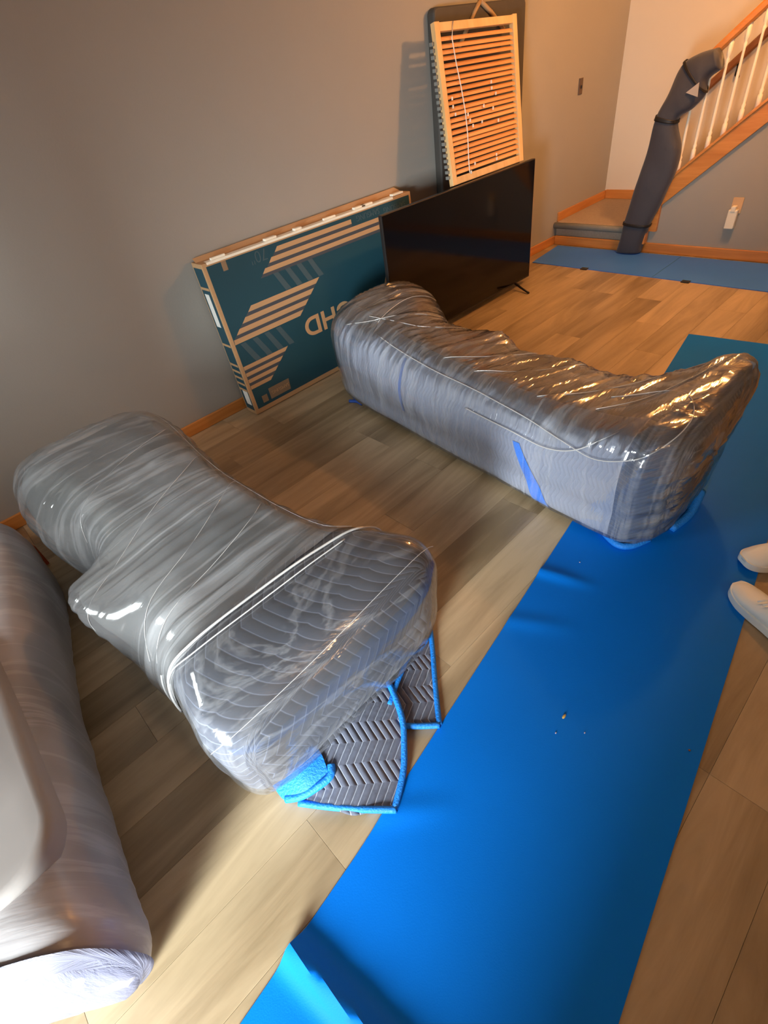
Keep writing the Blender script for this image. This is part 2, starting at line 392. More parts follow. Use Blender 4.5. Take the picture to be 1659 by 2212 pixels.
# balustrade: newel, balusters, handrail
bal = empty('balustrade', (XS, 1.9, .19), 'white balusters under a honey oak handrail on the open side of the stairs', 'railing')
def zr(y): return 1.33 + (1.66 - y) * .80       # handrail underside
box('newel_post', (XS - .08, 1.92, 0.079), (XS - .02, 1.965, .93), M_oak, bal, .006)
slab('handrail', [(1.95, zr(1.95) - .03), (1.95, zr(1.95) + .03), (-.35, zr(-.35) + .085), (-.35, zr(-.35))], XS - .03, XS + .035, M_oak_y, bal, .012)
def baluster(y, z0, z1):
    h = z1 - z0
    prof = [(0, .016), (.13, .016), (.14, .010), (.17, .015), (.19, .009), (.26, .0125), (.5, .011), (.76, .0085), (.80, .013), (.82, .008), (.84, .015), (.87, .016), (1, .016)]
    pts = [(XS + .005, y, z0 + h * t) for t, r in prof]
    return tube_bm(pts, [r for t, r in prof], 8)
by = 1.80
while by > -.3:
    bm_obj('baluster', baluster(by, zs(by) + .008, zr(by) + .01), M_white, bal, smooth=True)
    by -= .087
# wall handrail behind
wr = empty('wall_handrail', (XA - .06, 1.8, 1.1), 'dark wooden handrail fixed to the wall behind the balusters', 'handrail')
slab('rail', [(2.25, .80), (2.25, .87), (-.3, .87 + 2.55 * .86), (-.3, .80 + 2.55 * .86)], XA - .085, XA - .035, M_darkwood, wr, .01)
for yb in (1.83, .7):
    zb = .80 + (2.25 - yb) * .86
    bm_obj('bracket', tube_bm([(XA - .002, yb, zb - .09), (XA - .05, yb, zb - .07), (XA - .06, yb, zb + .01)], .014, 8), M_metal, wr, smooth=True)

# small dark thing on the left wall in the alcove
ms = empty('light_switch', (5.15, YW - .005, 1.18), 'small brown switch plate on the shaded wall above the landing', 'switch')
box('plate', (5.10, YW - .008, 1.12), (5.16, YW, 1.23), simple('bronze_plate', (.10, .06, .035), rough=.4), ms, .002)
box('toggle', (5.125, YW - .016, 1.16), (5.137, YW - .008, 1.18), M_black, ms, .001)

# outlet with plug-in device
oy = .862
ot = empty('wall_outlet', (XS, oy, .2), 'ivory outlet plate with a white plug-in device under the stairs', 'outlet')
box('outlet_plate', (XS - .008, 1.272, .325), (XS, 1.345, .43), simple('almond_plastic', (.62, .42, .24), rough=.5), ot, .002)
box('plug_in_device', (XS - .045, 1.283, .225), (XS - .008, 1.347, .355), M_white, ot, .006)
box('plug', (XS - .05, 1.30, .34), (XS - .008, 1.332, .38), M_white, ot, .005)
ot.location = (XS, 1.31, .33)
for ch in ot.children:
    ch.location = Vector((XS, oy, .2)) - Vector((XS, 1.31, .33))

# ceiling lamps out of the frame; the rear one is an added fill
for nm, (lx, ly, lz), top, lab in (('ceiling_light', (4.05, 1.10, 2.28), ZC, 'bare bulb ceiling light of the room'), ('ceiling_light', (.4, -1.7, 2.28), ZC, 'added fill light on the ceiling, unseen behind the photographer'), ('stairwell_light', (5.45, .55, 3.1), ZT, 'hanging bulb of the stairwell')):
    e = empty(nm, (lx, ly, top), lab, 'lamp')
    tube('canopy', [(lx, ly, top - .001), (lx, ly, top - .03)], [.08, .06], M_brass, e, 20)
    tube('stem', [(lx, ly, top - .03), (lx, ly, lz + .085)], .008, M_brass, e, 8)

# ------------------------------------------------------------------ blue floor runners
def sheet(name, edgeL, edgeR, nu, nv, z, thick, mat, parent=None, hfun=None):
    """thin mat between two edge polylines (parametric)"""
    def along(P, t):
        P = [Vector(p) for p in P]; d = [0]
        for a, b_ in zip(P, P[1:]): d.append(d[-1] + (b_ - a).length)
        s = t * d[-1]
        for i in range(len(P) - 1):
            if s <= d[i + 1] + 1e-9:
                return P[i].lerp(P[i + 1], (s - d[i]) / max(1e-9, d[i + 1] - d[i]))
        return P[-1]
    vt, vb, uv = [], [], []
    for i in range(nu + 1):
        for j in range(nv + 1):
            a = along(edgeL, i / nu); c = along(edgeR, i / nu); q = a.lerp(c, j / nv)
            h = hfun(q.x, q.y) if hfun else 0
            vt.append((q.x, q.y, z + thick + h)); vb.append((q.x, q.y, z + h * .92)); uv.append((q.x, q.y))
    W = nv + 1; off = len(vt); fs = []
    for i in range(nu):
        for j in range(nv):
            a = i * W + j
            fs.append((a, a + 1, a + W + 1, a + W)); fs.append((off + a, off + a + W, off + a + W + 1, off + a + 1))
    def side(a, b_): fs.append((a, off + a, off + b_, b_))
    for i in range(nu):
        side(i * W, (i + 1) * W); side((i + 1) * W + nv, i * W + nv)
    for j in range(nv):
        side(j + 1, j); side(nu * W + j, nu * W + j + 1)
    o = mesh_obj(name, vt + vb, fs, mat, parent, smooth=True, uvs=uv + uv)
    bmm = bmesh.new(); bmm.from_mesh(o.data); bmesh.ops.recalc_face_normals(bmm, faces=bmm.faces)
    for e in bmm.edges:
        if len(e.link_faces) == 2 and e.calc_face_angle(0) > .8: e.smooth = False
    bmm.to_mesh(o.data); bmm.free()
    return o
def bump_line(x, y, p, d, w, h, s0, s1):
    """ridge along direction d through p, width w, active for s in [s0,s1]"""
    dx, dy = x - p[0], y - p[1]
    s = dx * d[0] + dy * d[1]; t = -dx * d[1] + dy * d[0]
    return h * math.exp(-(t / w) ** 2) * sstep(s0 - .04, s0 + .04, s) * (1 - sstep(s1 - .1, s1 + .1, s))
def runner_h(x, y):
    h = bump_line(x, y, (-.17, .43), (.16, -.987), .030, .040, -.2, 1.2)
    h += bump_line(x, y, (1.17, .62), (.30, -.954), .022, .014, -.2, .14)
    h += bump_line(x, y, (.17, .48), (.75, -.66), .03, .006, -.1, .16)
    h += bump_line(x, y, (.95, .52), (.5, -.866), .03, .005, -.1, .1)
    return h + .0012 * noise.noise(Vector((x * 4, y * 4, 0)))
# main runner from behind the camera to beyond the right sofa
main = sheet('floor_runner', [(-1.3, .03), (-.218, .412), (.3, .455), (1.44, .66), (3.42, .975)][0:0] or
             [(-1.2, .27), (-.327, .412), (.05, .455), (1.444, .66), (3.42, .975)],
             [(-1.2, -.41), (-.2, -.24), (.237, -.152), (1.416, .003), (3.50, .30)], 330, 40, 0, .004, M_blue, hfun=runner_h)
tag(main, 'long bright blue rubber floor runner crossing the foreground and passing under the right wrapped sofa', 'floor runner')
far = sheet('floor_runner', [(4.33, 2.70), (4.29, .80), (4.27, -.4)], [(4.85, 2.75), (4.86, .8), (4.86, -.4)], 60, 8, 0, .005, simple('sheen_blue_neoprene', (.05, .20, .80), rough=.5, var=.06, scale=4, spec=.25),  # low-angle sheen worked into the far runner's paler blue
            hfun=lambda x, y: .0015 * noise.noise(Vector((x * 3, y * 3, 2))))
tag(far, 'blue floor runner lying along the wall under the staircase', 'floor runner')
for (px, py) in ((4.318, 2.18), (4.295, 1.345)):
    box('edge_tab', (px - .02, py - .03, .001), (px + .025, py + .03, .008), M_black, far, .002)
box('seam', (4.30, 1.60, .005), (4.85, 1.603, .0065), simple('seam_blue', (.03, .16, .4), rough=.6), far)

# debris
def blob(name, c, r, mat, lab, cat):
    bm = bmesh.new(); bmesh.ops.create_icosphere(bm, subdivisions=2, radius=1)
    for v in bm.verts:
        k = 1 + .25 * noise.noise(v.co * 2 + Vector(c))
        v.co = Vector((c[0] + v.co.x * r[0] * k, c[1] + v.co.y * r[1] * k, c[2] + v.co.z * r[2] * k))
    o = bm_obj(name, bm, mat, None, True); return tag(o, lab, cat)
blob('wood_chip', (.727, .258, .007), (.0085, .004, .003), M_chip, 'small yellow-brown chip lying on the middle of the blue runner', 'chip')
blob('lint_fleck', (.669, .25, .006), (.003, .0022, .0018), M_lint, 'tiny pinkish fleck just below the yellow chip on the blue runner', 'fleck')
blob('lint_fleck', (.723, .19, .006), (.003, .002, .0018), M_lint, 'tiny pale fleck to the right of the yellow chip on the blue runner', 'fleck')
blob('lint_fleck', (.864, -.039, .006), (.003, .003, .002), simple('brown_crumb', (.2, .08, .04)), 'tiny brown crumb near the right edge of the blue runner', 'fleck')
blob('lint_fleck', (1.298, .528, .006), (.0025, .0025, .0018), M_lint, 'tiny white fleck on the blue runner near the right wrapped sofa', 'fleck')

# ------------------------------------------------------------------ lofted wrapped furniture
def eval_sections(secs, npp):
    """secs: list of (y, [(x,z)...]) -> function(y) giving closed profile points"""
    keys = [s[0] for s in secs]
    def f(yv):
        asc = keys[0] < keys[-1]
        i = 0
        for k in range(len(keys) - 1):
            a, b_ = keys[k], keys[k + 1]
            if (asc and a <= yv <= b_) or (not asc and a >= yv >= b_): i = k; break
        else:
            i = len(keys) - 2 if ((yv > keys[-1]) == asc) else 0
        t = max(0, min(1, (yv - keys[i]) / (keys[i + 1] - keys[i])))
        q = [secs[max(0, min(len(secs) - 1, i + k))][1] for k in (-1, 0, 1, 2)]
        ctrl = []
        for c in range(len(q[0])):
            vals = [Vector((q[k][c][0], q[k][c][1], 0)) for k in range(4)]
            ctrl.append(catmull(*vals, t))
        return spline(ctrl, npp, closed=True)
    return f
def loft(name, secs, stations, mat, parent, npp=10, inset=0.0, disp=None, cap=(True, True), yshift=None, rounding=.10):
    f = eval_sections(secs, npp)
    ya, yb = stations[0], stations[-1]
    sgn = 1 if yb > ya else -1
    rings = []
    for yv in stations:
        P = f(yv); cx = sum(p.x for p in P) / len(P); cz = sum(p.y for p in P) / len(P)
        sc = 1.0
        for flag, e in ((cap[0], ya), (cap[1], yb)):
            if flag:
                d = abs(yv - e)
                if d < rounding: sc = min(sc, 1 - .13 * (1 - math.sqrt(max(0, 1 - (1 - d / rounding) ** 2))))
        ring = []
        for p in P:
            d = Vector((p.x - cx, p.y - cz)); l = d.length
            k = sc - inset / max(l, .05)
            ring.append(Vector((cx + d.x * k, yv, cz + d.y * k)))
        rings.append(ring)
    def caprings(ring, s):
        cx = sum(p.x for p in ring) / len(ring); cz = sum(p.z for p in ring) / len(ring); res = []
        for k, b_ in ((.93, .014), (.84, .024), (.7, .030), (.5, .034), (.3, .036), (.1, .037)):
            res.append([Vector((cx + (p.x - cx) * k, p.y + s * b_, cz + (p.z - cz) * k)) for p in ring])
        return res
    if cap[0]: rings = caprings(rings[0], -sgn)[::-1] + rings
    if cap[1]: rings = rings + caprings(rings[-1], sgn)
    n = len(rings[0])
    vs, uv = [], []
    body0 = 6 if cap[0] else 0; body1 = len(rings) - (6 if cap[1] else 0)
    top = max(range(n), key=lambda j_: rings[body0][j_].z)
    ctop = sum((rings[body0][j_ + 1] - rings[body0][j_]).length for j_ in range(top)) - rings[body0][top].x
    for i, r in enumerate(rings):
        per = 0
        capv = None
        if i < body0: capv = ya - sgn * .0
        if i >= body1: capv = yb
        for j, p in enumerate(r):
            if j: per += (Vector((p.x, p.z)) - Vector((r[j - 1].x, r[j - 1].z))).length
            q = p.copy()
            if yshift: q = yshift(q)
            vs.append(q)
            uv.append((per, p.y) if capv is None else (p.x + ctop, capv + (sgn if i >= body1 else -sgn) * (rings[body0][top].z - p.z)))
    fs = []
    for i in range(len(rings) - 1):
        for j in range(n):
            a = i * n + j; b_ = i * n + (j + 1) % n
            fs.append((a, b_, b_ + n, a + n) if sgn > 0 else (a, a + n, b_ + n, b_))
    if cap[0]: fs.append(tuple(range(n)) if sgn > 0 else tuple(range(n - 1, -1, -1)))
    if cap[1]:
        o_ = (len(rings) - 1) * n; fs.append(tuple(o_ + k for k in (range(n - 1, -1, -1) if sgn > 0 else range(n))))
    o = mesh_obj(name, vs, fs, mat, parent, smooth=True, uvs=uv)
    bmm = bmesh.new(); bmm.from_mesh(o.data)
    bmesh.ops.recalc_face_normals(bmm, faces=bmm.faces)
    if disp:
        off = world_loc(parent) if parent else Vector((0, 0, 0)); bmm.normal_update()
        ul = bmm.loops.layers.uv.active
        mv = []
        for v in bmm.verts:
            if not v.link_loops: continue
            w = v.co + off
            mv.append((v, v.normal * disp(w, v.link_loops[0][ul].uv)))
        for v, d in mv:
            v.co += d
            if v.co.z + off.z < .004: v.co.z = .004 - off.z
    bmm.to_mesh(o.data); bmm.free()
    o.data.polygons.foreach_set('use_smooth', [True] * len(o.data.polygons))
    return o
def frange(a, b, n): return [a + (b - a) * i / n for i in range(n + 1)]

def ridge(t, p=3):  # 0..1 sharp crest from noise
    return (1 - min(1, abs(t) * 2.2)) ** p

# ---- left sofa. control: bottom-left, left bulge, left top edge, top mid-left, top mid, top mid-right, right top edge, right bulge, bottom right, bottom mid
S1 = [
 (2.36, [(.00, .02), (-.10, .30), (-.055, .47), (.06, .515), (.25, .52), (.42, .51), (.53, .475), (.585, .34), (.56, .02), (.28, .01)]),
 (2.15, [(.00, .02), (-.115, .32), (-.065, .46), (.06, .515), (.25, .52), (.43, .51), (.545, .475), (.60, .34), (.57, .02), (.28, .01)]),
 (1.92, [(.00, .02), (-.09, .28), (-.045, .41), (.06, .49), (.25, .505), (.43, .50), (.53, .46), (.58, .34), (.57, .02), (.28, .01)]),
 (1.76, [(.03, .02), (-.01, .20), (.000, .35), (.06, .47), (.25, .49), (.42, .49), (.515, .46), (.565, .34), (.56, .02), (.28, .01)]),
 (1.60, [(.02, .02), (-.02, .22), (-.015, .37), (.06, .455), (.25, .485), (.42, .485), (.51, .455), (.56, .33), (.56, .02), (.28, .01)]),
 (1.52, [(.00, .02), (-.05, .25), (-.122, .41), (.05, .45), (.25, .48), (.42, .485), (.51, .46), (.56, .33), (.56, .02), (.28, .01)]),
 (1.36, [(-.01, .02), (-.07, .24), (-.120, .405), (.04, .45), (.25, .475), (.42, .485), (.515, .465), (.57, .34), (.57, .02), (.28, .01)]),
 (1.22, [(-.01, .02), (-.085, .22), (-.060, .35), (.04, .45), (.25, .475), (.42, .49), (.52, .475), (.585, .35), (.58, .02), (.28, .01)]),
 (1.02, [(-.01, .02), (-.06, .24), (-.03, .40), (.06, .465), (.25, .485), (.43, .50), (.545, .485), (.62, .37), (.60, .02), (.28, .01)]),
 (.90, [(-.02, .02), (-.065, .26), (-.035, .44), (.05, .50), (.26, .52), (.46, .53), (.60, .515), (.675, .39), (.64, .02), (.30, .01)]),
 (.80, [(-.02, .02), (-.07, .24), (-.06, .41), (.02, .475), (.26, .51), (.50, .53), (.66, .51), (.715, .38), (.67, .02), (.31, .01)]),
 (.72, [(-.02, .02), (-.065, .22), (-.06, .36), (.01, .43), (.26, .47), (.52, .50), (.68, .48), (.725, .35), (.68, .02), (.31, .01)]),
]
def s1shift(q):
    t = sstep(1.0, .72, q.y) if q.y < 1.0 else 0
    f_ = 1 - sstep(.72, 1.02, q.y)
    g_ = sstep(2.0, 2.36, q.y)
    return Vector((q.x, q.y - .05 * f_ * (q.z / .5) + .04 * g_ * (q.z / .5), q.z))
sofa1 = empty('sofa', (.25, 1.5, 0), 'shrink-wrapped grey loveseat in front of the left armchair, quilted arm facing the camera', 'sofa')
st = frange(2.36, .72, 110)
S1in = []
for yv, P in S1:
    P = list(P)
    k = sstep(1.05, 1.2, yv) * (1 - sstep(1.75, 1.95, yv))
    P[3] = (P[3][0], P[3][1] - .05 * k); P[4] = (P[4][0], P[4][1] - .05 * k); P[5] = (P[5][0], P[5][1] - .03 * k)
    S1in.append((yv, P))
loft('upholstery', S1in, frange(2.34, .765, 110), M_greyup, sofa1, npp=8, inset=.026, yshift=s1shift,
     disp=lambda w, uv: .008 * noise.noise(Vector((w.x * 5, w.y * 5, w.z * 5))))
def s1film(w, uv):
    # taut folds that run across the seat and fan in towards the waist
    a = w.y * 15 + (w.x - .1) * 5.0 * (1.35 - w.y)
    r = ridge(noise.noise(Vector((a, w.x * .5, .3))), 3)
    mid = sstep(.95, 1.1, w.y)
    return .007 * r * mid + .0025 * noise.noise(Vector((w.x * 14, w.y * 14, w.z * 14)))
loft('stretch_film', S1, frange(2.36, .955, 150), M_film1, sofa1, npp=12, yshift=s1shift, disp=s1film, cap=(True, False))
loft('stretch_film', S1, frange(.975, .72, 30), M_filmclear, sofa1, npp=12, yshift=s1shift, inset=.003, disp=lambda w, uv: .0025 * noise.noise(Vector((w.x * 14, w.y * 14, w.z * 14))), cap=(False, True))
# quilted moving blanket over the near arm
def blk_disp(w, uv): return .004 * noise.noise(Vector((w.x * 9, w.y * 9, w.z * 9)))
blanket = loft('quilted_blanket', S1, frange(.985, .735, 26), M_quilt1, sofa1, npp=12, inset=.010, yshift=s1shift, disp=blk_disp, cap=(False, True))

# ---- right sofa. control: back bottom, back low, back highlight, back shoulder, top back, top mid-back, top mid, top front edge, front bulge, front bottom, bottom mid
S2 = [
 (2.36, [(1.70, .02), (1.665, .16), (1.66, .34), (1.70, .47), (1.82, .525), (1.98, .545), (2.16, .54), (2.29, .49), (2.33, .34), (2.25, .02), (1.98, .01)]),
 (2.20, [(1.66, .02), (1.625, .16), (1.62, .33), (1.67, .46), (1.80, .525), (1.98, .545), (2.18, .54), (2.31, .48), (2.34, .33), (2.26, .02), (1.96, .01)]),
 (2.02, [(1.63, .02), (1.60, .15), (1.595, .31), (1.64, .43), (1.76, .50), (1.93, .52), (2.10, .505), (2.24, .44), (2.28, .30), (2.22, .02), (1.93, .01)]),
 (1.84, [(1.61, .02), (1.58, .14), (1.572, .28), (1.62, .40), (1.73, .475), (1.87, .475), (2.00, .46), (2.12, .40), (2.17, .27), (2.16, .02), (1.9, .01)]),
 (1.62, [(1.585, .02), (1.555, .13), (1.545, .265), (1.60, .385), (1.70, .455), (1.82, .455), (1.95, .445), (2.08, .405), (2.14, .28), (2.14, .02), (1.87, .01)]),
 (1.46, [(1.565, .02), (1.535, .13), (1.527, .26), (1.58, .38), (1.68, .445), (1.80, .445), (1.95, .44), (2.09, .425), (2.14, .29), (2.12, .02), (1.85, .01)]),
 (1.30, [(1.545, .02), (1.515, .13), (1.508, .26), (1.56, .38), (1.66, .44), (1.78, .435), (1.92, .42), (2.04, .385), (2.10, .27), (2.10, .02), (1.83, .01)]),
 (1.05, [(1.52, .02), (1.49, .13), (1.48, .27), (1.53, .38), (1.63, .435), (1.75, .43), (1.90, .415), (2.04, .40), (2.10, .28), (2.08, .02), (1.80, .01)]),
 (.82, [(1.49, .02), (1.46, .14), (1.45, .29), (1.50, .40), (1.60, .445), (1.73, .44), (1.88, .425), (2.01, .395), (2.08, .28), (2.06, .02), (1.78, .01)]),
 (.62, [(1.475, .02), (1.445, .15), (1.43, .33), (1.47, .44), (1.58, .47), (1.73, .465), (1.88, .46), (2.01, .44), (2.08, .30), (2.03, .02), (1.77, .01)]),
 (.46, [(1.475, .02), (1.435, .18), (1.415, .37), (1.455, .485), (1.57, .515), (1.74, .515), (1.92, .52), (2.09, .515), (2.15, .38), (2.01, .02), (1.78, .01)]),
 (.36, [(1.53, .02), (1.48, .18), (1.45, .37), (1.49, .485), (1.60, .525), (1.76, .53), (1.94, .54), (2.13, .54), (2.19, .42), (1.95, .02), (1.78, .01)]),
]
def s2shift(q):
    g_ = sstep(2.0, 2.36, q.y); f_ = 1 - sstep(.36, .7, q.y)
    return Vector((q.x, q.y + .03 * g_ * (q.z / .5) - .01 * f_ * (q.z / .5), q.z))
sofa2 = empty('sofa', (1.85, 1.35, 0), 'shrink-wrapped loveseat with its long back to the camera, one end on the blue runner', 'sofa')
S2in = []
for yv, P in S2:
    P = list(P); k = sstep(.55, .8, yv) * (1 - sstep(1.75, 2.0, yv))
    for c, dz in ((5, .07), (6, .08), (7, .05)): P[c] = (P[c][0], P[c][1] - dz * k)
    S2in.append((yv, P))
loft('upholstery', S2in, frange(2.36, .36, 110), M_brownup, sofa2, npp=8, inset=.022, yshift=s2shift,
     disp=lambda w, uv: .012 * noise.noise(Vector((w.x * 6, w.y * 6, w.z * 6))))
def s2film(w, uv):
    top = sstep(.36, .44, w.z)
    a = w.y * 20 + (w.x - 1.6) * 7.0
    r = ridge(noise.noise(Vector((a, w.x * .8, 1.3))), 3)
    side = 1 - sstep(.42, .5, w.y)
    r2 = ridge(noise.noise(Vector((w.z * 26 - w.x * 13, w.y * 3, 4.1))), 2)
    back = 1 - sstep(1.56, 1.72, w.x)
    r3 = noise.noise(Vector((w.y * 4, w.z * 60, 2.2)))
    return .010 * r * top + .010 * r2 * side + .0018 * r3 * back + .003 * noise.noise(Vector((w.x * 12, w.y * 12, w.z * 12)))
loft('stretch_film', S2, frange(2.36, .36, 210), M_film2, sofa2, npp=12, yshift=s2shift, disp=s2film)

# blue-grey quilted blanket strip over the long back (open sheet following the profile)
def strip(name, secs, ys_, p0, p1, npp, mat, parent, off, shift, thick=.004):
    f = eval_sections(secs, npp); vs, uv, fs = [], [], []
    n = p1 - p0 + 1
    for yv in ys_:
        P = f(yv); cx = sum(p.x for p in P) / len(P); cz = sum(p.y for p in P) / len(P); per = 0
        for j in range(p0, p1 + 1):
            p = P[j % len(P)]
            d = Vector((p.x - cx, p.y - cz)); d = d * (1 - off / d.length)
            if j > p0: per += (Vector((p.x, p.y)) - Vector((P[(j - 1) % len(P)].x, P[(j - 1) % len(P)].y))).length
            vs.append(shift(Vector((cx + d.x, yv, cz + d.y)))); uv.append((yv, per))
    for i in range(len(ys_) - 1):
        for j in range(n - 1):
            a = i * n + j; fs.append((a, a + 1, a + n + 1, a + n))
    return mesh_obj(name, vs, fs, mat, parent, smooth=True, uvs=uv)
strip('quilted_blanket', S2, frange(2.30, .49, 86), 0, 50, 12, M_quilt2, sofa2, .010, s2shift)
loft('quilted_blanket', S2, frange(.505, .365, 18), quilt('quilted_blanket_corner', base=(.055, .075, .13), stitch=(.12, .14, .2), pitch=.02, zig=.05, amp=.02, puff=.3), sofa2, npp=12, inset=.009, yshift=s2shift, cap=(False, True))
# blue bindings showing through the film
def bandline(name, secs, y0, y1, p0, p1, npp, w, mat, parent, off, shift, z=None):
    f = eval_sections(secs, npp); vs, fs = [], []
    m = p1 - p0
    for k in range(m + 1):
        yy = y0 + (y1 - y0) * (k / m) ** 1.0
        ww = w[0] + (w[1] - w[0]) * k / m
        for s in (-1, 0, 1):
            yv = yy + s * ww / 2
            P = f(yv); cx = sum(p.x for p in P) / len(P); cz = sum(p.y for p in P) / len(P)
            p = P[(p0 + k) % len(P)]; d = Vector((p.x - cx, p.y - cz)); d = d * (1 - off / d.length)
            vs.append(shift(Vector((cx + d.x, yv, cz + d.y))))
    for k in range(m):
        for s in range(2):
            a = k * 3 + s; fs.append((a, a + 1, a + 4, a + 3))
    return mesh_obj(name, vs, fs, mat, parent, smooth=True)
bandline('blue_binding', S2, .80, .95, 2, 26, 12, (.085, .035), M_bind, sofa2, .006, s2shift)
bandline('blue_binding', S2, 1.70, 1.72, 14, 40, 12, (.02, .02), simple('dim_blue_binding', (.05, .14, .42), rough=.7), sofa2, .007, s2shift)
def edge_hem(name, pts, r, mat, parent): return tube(name, spline(pts, 6), r, mat, parent, 8)
edge_hem('blue_binding', [(1.50, .56, .02), (1.455, .47, .018), (1.48, .42, .015), (1.56, .385, .012)], .013, M_bind, sofa2)
edge_hem('blue_binding', [(1.66, .345, .014), (1.78, .325, .018), (1.90, .335, .05)], .017, M_bind, sofa2)
edge_hem('blue_binding', [(1.64, 2.26, .010), (1.66, 2.21, .012), (1.655, 2.16, .012)], .010, simple('dark_blue_hem', (.01, .07, .38), rough=.6), sofa2)

# ---- blanket corners spilling from under the left sofa
def drape(name, rows, mat, parent, nu=40, nv=30, wave=None, th=.006):
    """surface through a grid of control points (rows x cols)"""
    R_ = [spline([Vector(p) for p in r], max(2, nu // (len(r) - 1))) for r in rows]
    cols = [spline([R_[i][j] for i in range(len(R_))], max(2, nv // (len(R_) - 1))) for j in range(len(R_[0]))]
    m, n = len(cols), len(cols[0]); vs, uv = [], []
    for i in range(m):
        for j in range(n):
            q = cols[i][j].copy()
            if wave: q.z += wave(q, i / (m - 1), j / (n - 1))
            vs.append(q); uv.append((q.x * .77 + q.y * -.64, q.x * .64 + q.y * .77))
    fs = [(i * n + j, (i + 1) * n + j, (i + 1) * n + j + 1, i * n + j + 1) for i in range(m - 1) for j in range(n - 1)]
    o = mesh_obj(name, vs, fs, mat, parent, smooth=True, uvs=uv)
    md = o.modifiers.new('thick', 'SOLIDIFY'); md.thickness = th; md.offset = 0
    return o
chev = lambda q, u, v: .0018 * math.sin((q.x * .64 + q.y * .77 + .022 * abs(((q.x * .77 - q.y * .64) / .055) % 2 - 1)) * 270)
fl1 = [[(.02, .80, .02), (.10, .80, .05), (.28, .82, .07), (.47, .80, .07)],
       [(.03, .70, .02), (.14, .70, .045), (.30, .70, .06), (.445, .715, .055)],
       [(.045, .655, .012), (.15, .60, .03), (.28, .60, .04), (.375, .585, .032)],
       [(.06, .625, .008), (.12, .54, .012), (.20, .462, .010), (.292, .512, .015)]]
# flap edges: bottom (front) edge from near x .03,y .67 to .205,.455; right edge up to .443,.714
fl1 = [[(.03, .80, .03), (.16, .81, .05), (.31, .81, .07), (.46, .79, .07)],
       [(.022, .715, .018), (.15, .71, .05), (.30, .71, .06), (.443, .712, .050)],
       [(.028, .675, .012), (.125, .635, .030), (.25, .62, .040), (.385, .600, .035)],
       [(.035, .660, .010), (.09, .585, .016), (.145, .520, .014), (.295, .508, .016)],
       [(.04, .650, .008), (.09, .585, .008), (.145, .520, .008), (.204, .456, .008)]]
drape('blanket_flap', fl1, M_quilt3, sofa1, wave=chev)
edge_hem('blue_binding', [(.03, .664, .014), (.09, .584, .013), (.145, .517, .013), (.206, .450, .012)], .0095, M_bind, sofa1)
edge_hem('blue_binding', [(.204, .456, .010), (.285, .500, .018), (.345, .552, .028), (.395, .608, .040), (.440, .700, .052), (.448, .735, .06)], .0095, M_bind, sofa1)
fl2 = [[(.42, .83, .05), (.55, .86, .06), (.72, .88, .07)],
       [(.40, .70, .03), (.52, .74, .04), (.70, .80, .03)],
       [(.375, .622, .014), (.47, .66, .018), (.645, .715, .014)],
       [(.372, .612, .008), (.40, .58, .008), (.460, .520, .008)]]
fl2 = [[(.40, .83, .05), (.55, .86, .06), (.74, .86, .05)],
       [(.385, .72, .03), (.53, .745, .035), (.715, .79, .02)],
       [(.372, .64, .014), (.48, .655, .016), (.640, .700, .010)],
       [(.372, .612, .008), (.415, .565, .008), (.458, .520, .008)]]
drape('blanket_flap', fl2, M_quilt3, sofa1, wave=chev)
edge_hem('blue_binding', [(.370, .612, .013), (.413, .562, .013), (.460, .514, .012)], .0095, M_bind, sofa1)
edge_hem('blue_binding', [(.460, .516, .010), (.55, .61, .010), (.640, .700, .012), (.70, .765, .02), (.74, .83, .03)], .009, M_bind, sofa1)
edge_hem('blue_binding', [(.395, .66, .045), (.48, .70, .045), (.58, .735, .045), (.655, .735, .03)], .008, M_bind, sofa1)
fl3 = [[(.01, .80, .03), (.08, .80, .07), (.17, .80, .08)],
       [(.005, .715, .014), (.08, .69, .055), (.155, .70, .06)],
       [(.015, .69, .012), (.06, .66, .035), (.135, .645, .045)]]
drape('blanket_flap', fl3, M_bind, sofa1)
edge_hem('blue_binding', [(.012, .70, .012), (.045, .668, .025), (.09, .648, .036), (.135, .640, .043), (.155, .66, .046)], .012, M_bind, sofa1)

# loose film rims and strings lying on the wrap
def surf_line(secs, shift, pts, npp, off=-.004):
    """pts: (y, profile parameter in control-point units)"""
    f = eval_sections(secs, npp); out = []
    for yv, pp in spline([Vector((a, b_, 0)) for a, b_ in pts], 8).__iter__() and [(v.x, v.y) for v in spline([Vector((a, b_, 0)) for a, b_ in pts], 8)]:
        P = f(yv); cx = sum(p.x for p in P) / len(P); cz = sum(p.y for p in P) / len(P)
        k = pp * npp; i = int(math.floor(k)); fr = k - i
        p = P[i % len(P)].lerp(P[(i + 1) % len(P)], fr)
        d = Vector((p.x - cx, p.y - cz)); d = d * (1 - off / d.length)
        out.append(shift(Vector((cx + d.x, yv, cz + d.y))))
    return out
def film_string(secs, shift, pts, r, parent, mat=None):
    return tube('film_fold', surf_line(secs, shift, pts, 12), r, mat or M_filmedge, parent, 6)
